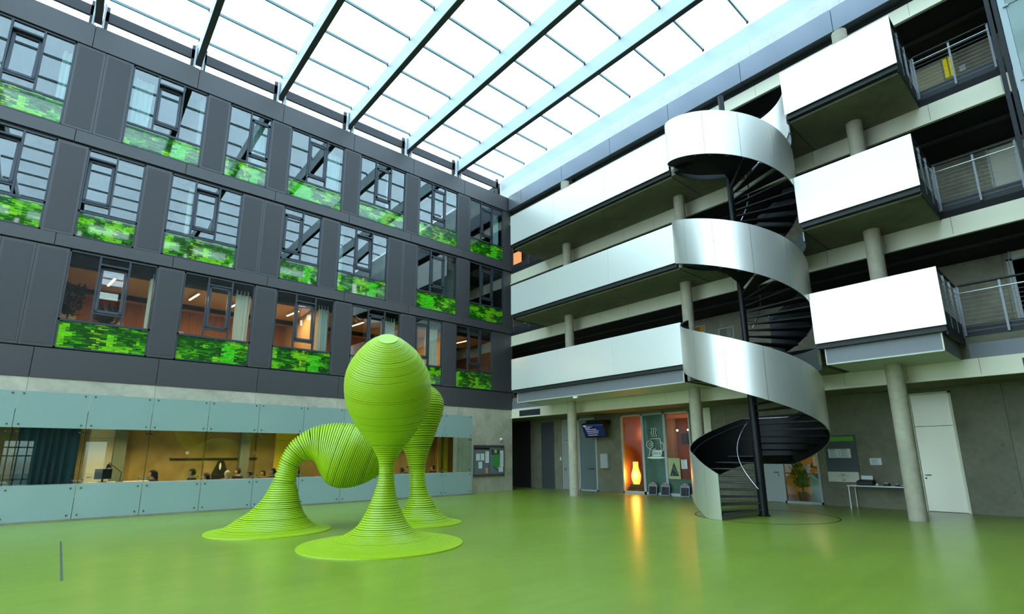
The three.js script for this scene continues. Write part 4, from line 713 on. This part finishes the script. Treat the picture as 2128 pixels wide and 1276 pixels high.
// ------------------------------------------------------------------ glazed bar: front, emblem, room
{
  const zs = [-14.27, -13.14, -12.06, -10.9];
  for (let i = 0; i < 3; i++) {
    const s = struct('window_' + (++winNo)), a = zs[i], b = zs[i + 1];
    mesh('window_frame', bars([[XG - .02, XG + .1, 0, 3.34, a, a + .055], [XG - .02, XG + .1, 0, 3.34, b - .055, b], [XG - .02, XG + .1, 3.28, 3.34, a, b], [XG - .02, XG + .1, 0, .1, a, b]]), M.doorGrey, s);
    box('pane', s, M.clearGlass, XG + .03, XG + .042, .1, 3.28, a + .055, b - .055);
    if (i === 1) { box('frosted_sheet', s, std('#7f9088', .5), XG + .06, XG + .07, .1, 3.28, a + .055, b - .055); }
    if (i === 2) box('frosted_sheet', s, std('#76857c', .6), XG + .06, XG + .07, .1, .66, a + .055, b - .055);
  }
  // emblem: a steaming cup hugged by a line figure, lettering on the cup
  const e = onWall('window_emblem', 'pale emblem of a steaming cup and a line figure on the middle pane', 'emblem', 0, -12.6);
  const L = (pts, r = .016) => tube(pts.map(([x, y]) => [x, y, 0]), r, 30, 6), mat = std('#eef5e8', .6);
  const parts = [];
  for (const x of [-.10, .0, .10]) parts.push(['steam_line', L([[x, 2.74], [x + .05, 2.64], [x, 2.53], [x + .05, 2.42], [x + .03, 2.35]])]);
  parts.push(['cup_outline', mergeGeometries([L([[-.16, 2.27], [.1, 2.28], [.32, 2.28]]), L([[.32, 2.28], [.34, 1.9], [.36, 1.6]]), L([[.33, 2.14], [.43, 2.08], [.46, 1.93], [.43, 1.8], [.35, 1.74]])])]);
  parts.push(['figure_head', new THREE.TorusGeometry(.155, .016, 8, 36).translate(-.2, 2.04, 0)]);
  parts.push(['figure_face', mergeGeometries([new THREE.TorusGeometry(.07, .01, 8, 24).translate(-.18, 2.04, 0), L([[-.17, 2.02], [-.15, 2.06], [-.17, 2.09]], .009)])]);
  parts.push(['figure_body', mergeGeometries([L([[-.2, 1.88], [-.22, 1.72], [-.27, 1.56]]), L([[-.12, 1.72], [-.1, 1.62], [-.13, 1.53]]), L([[-.19, 1.83], [-.1, 1.8], [.03, 1.86], [.08, 1.82], [0, 1.76], [-.12, 1.72]])])]);
  parts.push(['saucer', new THREE.CylinderGeometry(.42, .42, .02, 40).scale(1, 1, .11).rotateX(Math.PI / 2).scale(1, 1, .5).translate(.06, 1.5, 0)]);
  for (const [n, g] of parts) mesh(n, g, mat, e, 0, 0, .004);
  mesh('lettering', new THREE.BoxGeometry(.4, .24, .006), new THREE.MeshStandardMaterial({ roughness: .6, map: canvasTex(128, 76, (c, w, h) => { c.fillStyle = '#eef5e8'; c.fillRect(0, 0, w, h); c.fillStyle = '#4d5d50'; c.font = 'bold 46px sans-serif'; c.textAlign = 'center'; c.fillText('ASCII', w / 2, 54); }) }), e, .13, 1.68, .006);
  // room
  const r = struct('wall_bar'), O = M.orange, z0 = -14.3, z1 = -9.2;
  box('floor_board', r, std('#3a241a', .4), XG + .05, XE - .2, .001, .02, z0, z1); box('ceiling_board', r, std('#6b4a38', .8), XG + .3, XE - .2, 3.3, 3.4, z0, z1);
  box('rear_wall', r, O, 22.4, 22.6, 0, 3.3, z0, z1); box('side_wall', r, O, XG + .3, 22.4, 0, 3.3, z0 - .1, z0); box('side_wall', r, std('#c98a5c', .8), XG + .3, 22.4, 0, 3.3, z1, z1 + .1);
  box('pillar', r, std('#8d8578', .8), 21.9, 22.2, 0, 3.3, -14.1, -13.6);
  for (let k = 0; k < 3; k++) box('step', r, M.darkGrey, XG + .14 + k * .12, XG + .26 + k * .12, .02, .16 + .1 * k, -14.2, -13.2);
  // lamps
  const glow = (c, i) => new THREE.MeshStandardMaterial({ color: 0xffffff, emissive: lin(c), emissiveIntensity: i, roughness: .9 });
  const fl = thing('floor_lamp', 'glowing bottle-shaped paper floor lamp behind the first bar pane', 'lamp', 19.35, .02, -14.0 + .02);
  mesh('lamp_shade', new THREE.LatheGeometry([[0, .14], [.09, .14], [.12, .3], [.19, .52], [.215, .68], [.2, .80], [.15, .95], [.12, 1.08], [.118, 1.30], [.0, 1.31]].map((p) => new THREE.Vector2(...p)), 32), new THREE.MeshPhysicalMaterial({ color: lin('#ffdca0'), emissive: lin('#ffab3c'), emissiveIntensity: 3.2, roughness: .9 }), fl);
  mesh('foot', cyl(.1, .12, .14, 24), M.darkGrey, fl, 0, .07, 0);
  const pl = new THREE.PointLight(lin('#ff9a3c'), 9); pl.position.set(-.27, .75, .1); pl.castShadow = true; pl.shadow.radius = 6; fl.add(pl);
  const tl = thing('table_lamp', 'lit table lamp with tapered shade at the right of the bar', 'lamp', 21.2, 1.35, -11.55); mesh('lamp_shade', cyl(.14, .24, .5, 28), new THREE.MeshPhysicalMaterial({ color: lin('#ffdca0'), emissive: lin('#ffa83a'), emissiveIntensity: 1.3, roughness: .9 }), tl, 0, .75, 0); mesh('pole', cyl(.015, .015, .5, 10), M.darkGrey, tl, 0, .25, 0); mesh('base', cyl(.1, .12, .03, 20), M.darkGrey, tl, 0, .015, 0);
  const pl2 = new THREE.PointLight(lin('#ff9a3c'), 6); pl2.position.set(-.3, .75, 0); pl2.castShadow = true; pl2.shadow.radius = 5; tl.add(pl2);
  const cab = thing('sideboard', 'wooden bar counter carrying the table lamp', 'counter', 21.2, .02, -11.5); mesh('carcass', rbox(.5, 1.28, 1.5, .01), std('#8a5a32', .6), cab, 0, .64, 0); mesh('worktop', rbox(.56, .05, 1.56, .01), std('#5c3a22', .5), cab, 0, 1.305, 0); for (const z of [-.37, .37]) mesh('door', rbox(.02, 1.1, .7, .006), std('#9a683c', .6), cab, -.26, .62, z);
  const spots = [['spotlight', 20.6, 2.55, -14.05, 'small red-rimmed spotlight on the wall behind the first bar pane'], ['spotlight', 21.5, 2.72, -13.1, 'left one of the two small spotlights behind the third bar pane'], ['spotlight', 21.5, 2.72, -12.55, 'right one of the two small spotlights behind the third bar pane']];
  for (const [n, x, y, z, lb] of spots) { const s = thing(n, lb, 'lamp', x, y, z); mesh('housing', cyl(.05, .035, .1, 18).rotateZ(Math.PI / 2), M.chrome, s, .06, 0, 0); mesh('lamp_bulb', new THREE.SphereGeometry(.05, 16, 12), glow('#ffd0a0', 5), s, 0, 0, 0); mesh('arm', rod([.1, 0, 0], [.1, .56, 0], .01), M.darkGrey, s); const q = new THREE.PointLight(lin('#ffa060'), 2); q.position.set(-.07, 0, 0); q.castShadow = true; s.add(q); }
  const ar = thing('armchair', 'dark upholstered armchair behind the glowing floor lamp', 'armchair', 20.5, .02, -13.35, -1.2); mesh('seat', rbox(.6, .36, .6, .06, 3), std('#4a1d18', .9), ar, 0, .24, 0); mesh('backrest', rbox(.6, .7, .16, .06, 3), std('#4a1d18', .9), ar, 0, .55, -.3); for (const x of [-.34, .34]) mesh('armrest', rbox(.14, .5, .6, .05, 3), std('#4a1d18', .9), ar, x, .3, 0);
  const cl = thing('wall_speaker', 'small dark wall speaker between the two bar spotlights', 'speaker', 22.3, 2.35, -13.2); mesh('case', rbox(.18, .5, .3, .02), M.black, cl); mesh('grille', rbox(.012, .4, .22, .005), M.darkGrey, cl, -.095, 0, 0);
  // posters on the glass
  const po = onWall('poster', 'green poster with a dark triangular tree of photos on the bar pane', 'poster', 1.07, -11.72);
  sheetOn(po, 'sheet', 0, 0, .54, .82, new THREE.MeshStandardMaterial({ roughness: .7, map: canvasTex(160, 240, (c, w, h) => { c.fillStyle = '#b9bf8a'; c.fillRect(0, 0, w, h); c.fillStyle = '#8f9a62'; c.fillRect(0, 14, w, 5); for (let y = 30; y < 200; y += 14) c.fillRect(14, y, w - 28, 2); c.fillStyle = '#2d3a2c'; c.beginPath(); c.moveTo(80, 48); c.lineTo(142, 206); c.lineTo(18, 206); c.fill(); let q = 3; for (let i = 0; i < 16; i++) { q = (q * 71 + 19) % 101; const y = 100 + (i * 37) % 96, s = (y - 60) / 160 * 50; c.fillStyle = ['#7f8f9a', '#55644f', '#9aa59a'][i % 3]; c.fillRect(76 + ((q / 101) - .5) * 2 * s, y, 10, 9); } }) }), 0.004);
  const pp = onWall('paper_notice', 'white text notice on the bar pane right of the green poster', 'notice', 1.25, -11.26); sheetOn(pp, 'sheet', 0, 0, .26, .37, pageMat[0], .004); mesh('clip', B(.2, .025, .012), M.black, pp, 0, .19, .006);
  // chalk boards leaning on the glass
  const face = (k) => canvasTex(128, 192, (c, w, h) => { c.fillStyle = '#8f949c'; c.fillRect(0, 0, w, h); c.fillStyle = '#232529'; c.fillRect(10, 70, w - 20, h - 80);
    c.fillStyle = '#d9b23a'; c.beginPath(); c.arc(64, 32, 13, 0, 7); c.fill(); c.fillStyle = '#b8302c'; for (const s of [-1, 1]) { c.beginPath(); c.ellipse(64 + s * 19, 33, 15, 7, s * .25, 0, 7); c.fill(); c.beginPath(); c.arc(64 + s * 6, 30, 5, 0, 7); c.fill(); c.fillRect(64 + s * 28 - 2, 34, 4, 9); c.fillRect(64 + s * 15 - 2, 36, 4, 8); }
    c.fillStyle = '#7e2622'; c.font = 'bold 15px sans-serif'; c.textAlign = 'center'; c.fillText('Red Bull', 64, 60);
    c.strokeStyle = k === 0 ? 'rgba(120,70,70,.5)' : 'rgba(190,195,200,.7)'; c.lineWidth = 2; let q = 11 + k * 37; for (let i = 0; i < (k ? 26 : 9); i++) { q = (q * 73 + 29) % 101; const x = 16 + q * .85, y = 80 + ((q * 31 + i * 17) % 95); c.beginPath(); c.moveTo(x, y); c.lineTo(x + 6 + (q % 9), y + (q % 7) - 3); c.stroke(); } });
  const cb = [['leftmost chalk menu board on the floor, nearly blank', -12.71], ['middle chalk menu board on the floor, with a chalk drawing', -12.12], ['rightmost chalk menu board on the floor, beside the stair balustrade', -11.24]];
  const shp = new THREE.Shape(); shp.moveTo(-.2, 0); shp.lineTo(.2, 0); shp.lineTo(.2, .40); shp.quadraticCurveTo(.14, .42, .12, .47); shp.quadraticCurveTo(0, .55, -.12, .47); shp.quadraticCurveTo(-.14, .42, -.2, .40); shp.closePath();
  cb.forEach(([lb, z], k) => { const t = thing('chalkboard', lb, 'menu board', XG - .16, 0, z, -Math.PI / 2); const g = group('leaf', t); g.rotation.x = -.16;
    mesh('board', new THREE.ExtrudeGeometry(shp, { depth: .02, bevelEnabled: true, bevelSize: .004, bevelThickness: .004, bevelSegments: 1 }), std('#8f949c', .5, .3), g, 0, .006, -.02);
    const sg = new THREE.ShapeGeometry(shp, 12), uv = sg.attributes.uv, ps = sg.attributes.position; for (let i = 0; i < uv.count; i++) uv.setXY(i, (ps.getX(i) + .2) / .4, ps.getY(i) / .53); mesh('printed_face', sg, new THREE.MeshStandardMaterial({ map: face(k), roughness: .7 }), g, 0, .006, .0052);
    mesh('rear_leg', B(.34, .44, .015), M.darkGrey, t, 0, .22, -.135, .10, 0, 0); });
}
// ------------------------------------------------------------------ office behind the stair
{
  const s = struct('window_' + (++winNo)); const a = -7.56, b = -6.38;
  mesh('window_frame', bars([[XG - .02, XG + .1, 0, 2.6, a, a + .06], [XG - .02, XG + .1, 0, 2.6, b - .06, b], [XG - .02, XG + .1, 2.54, 2.6, a, b], [XG - .02, XG + .1, 0, .07, a, b]]), M.doorGrey, s); box('pane', s, M.clearGlass, XG + .03, XG + .04, .07, 2.54, a + .06, b - .06); box('frosted_sheet', s, std('#8b9c92', .6), XG + .05, XG + .056, .07, .98, -6.72, b - .06);
  const r = struct('wall_workshop'), z0 = -9.1, z1 = -5.4;
  box('rear_wall', r, std('#d6a35e', .8), 22.6, 22.8, 0, 2.8, z0, z1); box('side_wall', r, std('#d8b074', .8), XG + .3, 22.6, 0, 2.8, z0 - .1, z0); box('side_wall', r, std('#d8b074', .8), XG + .3, 22.6, 0, 2.8, z1, z1 + .1); box('ceiling_board', r, M.white, XG + .3, 22.8, 2.75, 2.9, z0, z1); box('floor_board', r, std('#5c3f2c', .5), XG + .05, 22.6, .001, .015, z0, z1);
  const l = thing('ceiling_lamp', 'bright warm ceiling panel in the room behind the stair', 'lamp', 20.6, 2.75, -7.2); mesh('housing', rbox(1.3, .04, .5, .01), M.white, l, 0, -.02, 0); mesh('lamp_panel', rbox(1.24, .012, .44, .004), new THREE.MeshStandardMaterial({ color: 0xffffff, emissive: lin('#ffd8a0'), emissiveIntensity: 4 }), l, 0, -.045, 0); const q = new THREE.RectAreaLight(lin('#ffcf95'), 22, 1.24, .44); q.position.set(0, -.06, 0); q.rotation.x = -Math.PI / 2; l.add(q);
  const bd = thing('display_board', 'board full of pale sheets on the rear wall behind the stair', 'notice board', 22.58, 1.55, -7.1, -Math.PI / 2); mesh('board', rbox(1.6, .9, .03, .006), std('#aeb39a', .8), bd, 0, 0, .015); for (let i = 0; i < 8; i++) sheetOn(bd, 'paper_sheet', -.6 + (i % 4) * .4, .2 - Math.floor(i / 4) * .42, .3, .34, pageMat[i % 3], .034);
  const ch = thing('chair', 'pale slatted wooden chair in the room behind the stair', 'chair', 20.9, .015, -6.95, 1.2); mesh('seat', rbox(.42, .04, .42, .01), M.creamDoor, ch, 0, .45, 0); for (const [x, z] of [[-.18, -.18], [.18, -.18], [-.18, .18], [.18, .18]]) mesh('leg', cyl(.018, .018, .43, 8), M.creamDoor, ch, x, .215, z); mesh('back_rail', rbox(.42, .06, .03, .008), M.creamDoor, ch, 0, .9, -.2); for (let i = 0; i < 5; i++) mesh('back_slat', B(.03, .42, .02), M.creamDoor, ch, -.16 + i * .08, .67, -.2);
  const plantMat = std('#3c5a1c', .7);
  const leafGeo = (() => { const s = new THREE.Shape(); s.moveTo(0, 0); s.quadraticCurveTo(.5, .35, 0, 1); s.quadraticCurveTo(-.5, .35, 0, 0); const g = new THREE.ShapeGeometry(s, 4); const p = g.attributes.position; for (let i = 0; i < p.count; i++) p.setZ(i, -.25 * p.getY(i) ** 2 + .2 * p.getX(i) ** 2); g.computeVertexNormals(); return g; })();
  globalThis.leafGeoShared = leafGeo;
  function plant(name, label, x, y, z, h, spread, n, mat, pot) { const t = thing(name, label, 'plant', x, y, z); if (pot) { mesh('pot', new THREE.LatheGeometry([[0, 0], [.13, 0], [.18, .3], [.165, .3], [.15, .26], [0, .26]].map((q) => new THREE.Vector2(...q)), 24), std('#8a4a2a', .8), t); }
    const stems = []; const leaves = []; for (let k = 0; k < 6; k++) { const a = k * 1.05 + .3, p = [[0, .25, 0]]; for (let i = 1; i < 5; i++) p.push([Math.cos(a) * spread * .55 * i / 4 * (i / 4), .25 + (h - .25) * i / 4, Math.sin(a) * spread * .55 * i / 4 * (i / 4)]); stems.push(tube(p, .012, 10, 5)); }
    mesh('stem', mergeGeometries(stems), std('#4a3a22', .9), t);
    const D = new THREE.Object3D(); for (let i = 0; i < n; i++) { const a = rnd() * 6.283, q = .25 + .75 * rnd(), rr = spread * Math.sqrt(rnd()) * (.35 + .65 * q); D.position.set(Math.cos(a) * rr * .8, .2 + (h - .15) * q, Math.sin(a) * rr * .8); D.rotation.set(.6 + rnd() * 1.2, -a + Math.PI / 2 + (rnd() - .5), 0, 'YXZ'); const sc = .13 + .1 * rnd(); D.scale.set(sc, sc, sc); D.updateMatrix(); leaves.push(leafGeo.clone().applyMatrix4(D.matrix)); }
    const lf = mesh('foliage', mergeGeometries(leaves), mat, t); lf.userData.kind = 'stuff'; return t; }
  plant('potted_plant', 'leafy green plant behind the glass beside the white door', 19.7, .015, -7.3, 1.15, .42, 260, plantMat, true);
  plant('potted_plant', 'dark bushy plant tall in the lower left lit office window', -.38, 5.36 + .0, -20.15, 1.35, .42, 240, std('#1f2a16', .8), false);
  plant('potted_plant', 'low dark plant growing from the white planter in the office window', .55, 5.36, -20.15, .8, .42, 220, std('#2a331d', .8), false);
  const tr = thing('planter', 'white planter box standing inside the lower left lit window', 'planter', .5, 5.36, -20.1); mesh('trough', rbox(.62, .26, .3, .02), M.white, tr, 0, .13, 0); mesh('soil', B(.56, .02, .24), M.blackMatte, tr, 0, .262, 0);
  const sb = thing('window_shelf', 'long low shelf inside the lower left lit office windows', 'shelf', 3.2, 5.30, -20.15); mesh('board', rbox(9.4, .05, .7, .006), M.white, sb, -.0, .03, 0); mesh('support', B(9.2, 1.36, .05), M.wood, sb, 0, -.68, -.2);
  const mm = thing('monitor', 'white monitor standing on the shelf in the second lower lit window', 'monitor', 2.85, 5.36, -20.15, -.5); mesh('screen', rbox(.4, .3, .03, .008), M.white, mm, 0, .2, 0, -.2); mesh('stand', B(.06, .1, .05), M.darkGrey, mm, 0, .05, 0);
  [[-.45, 6.55], [.95, 6.5], [2.35, 6.45], [2.95, 6.45], [5.2, 6.35]].forEach(([x, y], i) => { const p = thing('paper_notice', ['white sheet on the office wall left of the plant', 'white sheet on the office wall right of the plant', 'white sheet on the wood wall left in the second lower window', 'white sheet on the wood wall in the middle of the second lower window', 'wide white sheet on the wood wall right in the second lower window'][i], 'notice', x, y, -24.18); sheetOn(p, 'sheet', 0, 0, i === 4 ? .9 : .45, .45, M.paper, .003); });
}
// ------------------------------------------------------------------ gallery details
{
  wallDoor(10, -1.12, -.1, FL[0] + 2.45, FL[0] + 2.4, M.creamDoor, M.doorGrey, 1, XU - .06);
  wallDoor(11, -1.05, -.05, FL[1] + 2.5, FL[1] + 2.42, M.creamDoor, M.doorGrey, 1, XU - .06);
  const cd = struct('door_12'); box('door_leaf', cd, std('#efe2b4', .5), XU - .05, XU - .01, FL[2], FL[2] + 2.48, -2.36, -1.6); box('door_frame', cd, M.doorGrey, XU - .03, XU, FL[2], FL[2] + 2.55, -2.42, -1.54);
  const yb = new THREE.MeshStandardMaterial({ color: lin('#f4e600'), emissive: lin('#f4e600'), emissiveIntensity: .35, roughness: .5 });
  for (const [z, lb] of [[-1.5, 'left bright yellow upright sign on the top gallery wall'], [-1.365, 'right bright yellow upright sign on the top gallery wall']]) { const t = thing('yellow_sign', lb, 'sign', XU - .005, 13.33, z, -Math.PI / 2); mesh('sign_panel', rbox(.1, .66, .03, .012, 3), yb, t, 0, 0, .018); mesh('back_plate', B(.08, .6, .006), M.darkGrey, t, 0, 0, .002); }
  const wn = thing('paper_notice', 'small white notice on the top gallery wall right of the yellow signs', 'notice', XU, 13.12, -1.14, -Math.PI / 2); sheetOn(wn, 'sheet', 0, 0, .14, .19, M.paper, .003);
  for (const [y, z, w, h, c, lb] of [[6.66, -10.38, .46, .3, '#c86a2a', 'orange and yellow picture on the lowest gallery wall left of the stair pole'], [6.3, -9.28, .6, .46, '#7d8470', 'pale framed picture on the lowest gallery wall beside the stair pole']]) { const t = thing('picture', lb, 'picture', XU, y, z, -Math.PI / 2); mesh('frame', rbox(w, h, .03, .006), M.white, t, 0, 0, .015); mesh('print', B(w - .06, h - .06, .006), std(c, .6), t, 0, 0, .031); mesh('print_strip', B((w - .06) * .4, h - .08, .008), std(c === '#c86a2a' ? '#d9b21e' : '#9aa08a', .6), t, (w - .06) * .25, 0, .031); }
  // lit opening in the dark corner, top gallery
  const wd = struct('window_' + (++winNo)); const em = new THREE.MeshStandardMaterial({ color: 0x222222, emissive: lin('#ffb070'), emissiveIntensity: 1.3 });
  box('lit_window_pane', wd, em, XU - .03, XU - .01, 12.9, 13.66, -22.05, -21.25); mesh('window_frame', bars([[XU - .05, XU, 12.84, 12.9, -22.1, -21.2], [XU - .05, XU, 13.66, 13.72, -22.1, -21.2], [XU - .05, XU, 12.84, 13.72, -22.1, -22.05], [XU - .05, XU, 12.84, 13.72, -21.25, -21.2]]), M.frame, wd);
  const ol = new THREE.RectAreaLight(lin('#ffb070'), 3, .8, .76); ol.position.set(XU - .08, 13.28, -21.65); ol.rotation.y = Math.PI / 2; scene.add(ol);
  const ys = thing('yellow_sign', 'tiny yellow sign in the dark corner of the middle gallery', 'sign', XU, 9.2, -20.92, -Math.PI / 2); mesh('sign_panel', rbox(.3, .18, .02, .005), yb, ys, 0, 0, .012); mesh('back_plate', B(.26, .14, .006), M.darkGrey, ys, 0, 0, .001);
  // small fittings under the lowest long balcony
  const ex = thing('exit_light', 'small white emergency light under the lowest long balcony', 'lamp', 14.62, 3.775, -13.15); mesh('housing', rbox(.07, .05, .22, .01), M.white, ex, 0, .02, 0); mesh('diffuser', rbox(.05, .02, .2, .006), M.paper, ex, 0, -.012, 0);
  // glass lift shaft at the right edge
  const lf = thing('lift_shaft', 'tall glazed lift shaft with slim steel corner at the right edge', 'lift shaft', 16.05, 0, -.28);
  mesh('corner_post', rbox(.05, 16.2, .09, .006), M.black, lf, 0, 8.1, 0); mesh('corner_post', rbox(.05, 16.2, .09, .006), M.black, lf, 0, 8.1, .12); mesh('edge_profile', rbox(.02, 16.2, .13, .004), M.steelBlue, lf, 0, 8.1, .24);
  for (let y = 0; y < 16; y += 2.05) { mesh('frosted_panel', B(.014, 2.03, 1.5), M.frosted, lf, -.01, y + 1.02, 1.06); mesh('clamp', B(.05, .05, .1), M.doorGrey, lf, -.03, y + 2.04, .3); }
  mesh('notice', B(.006, .34, .4), std('#c9d0f2', .7), lf, -.03, 10.0, .56);
}
renderer.render(scene, camera);
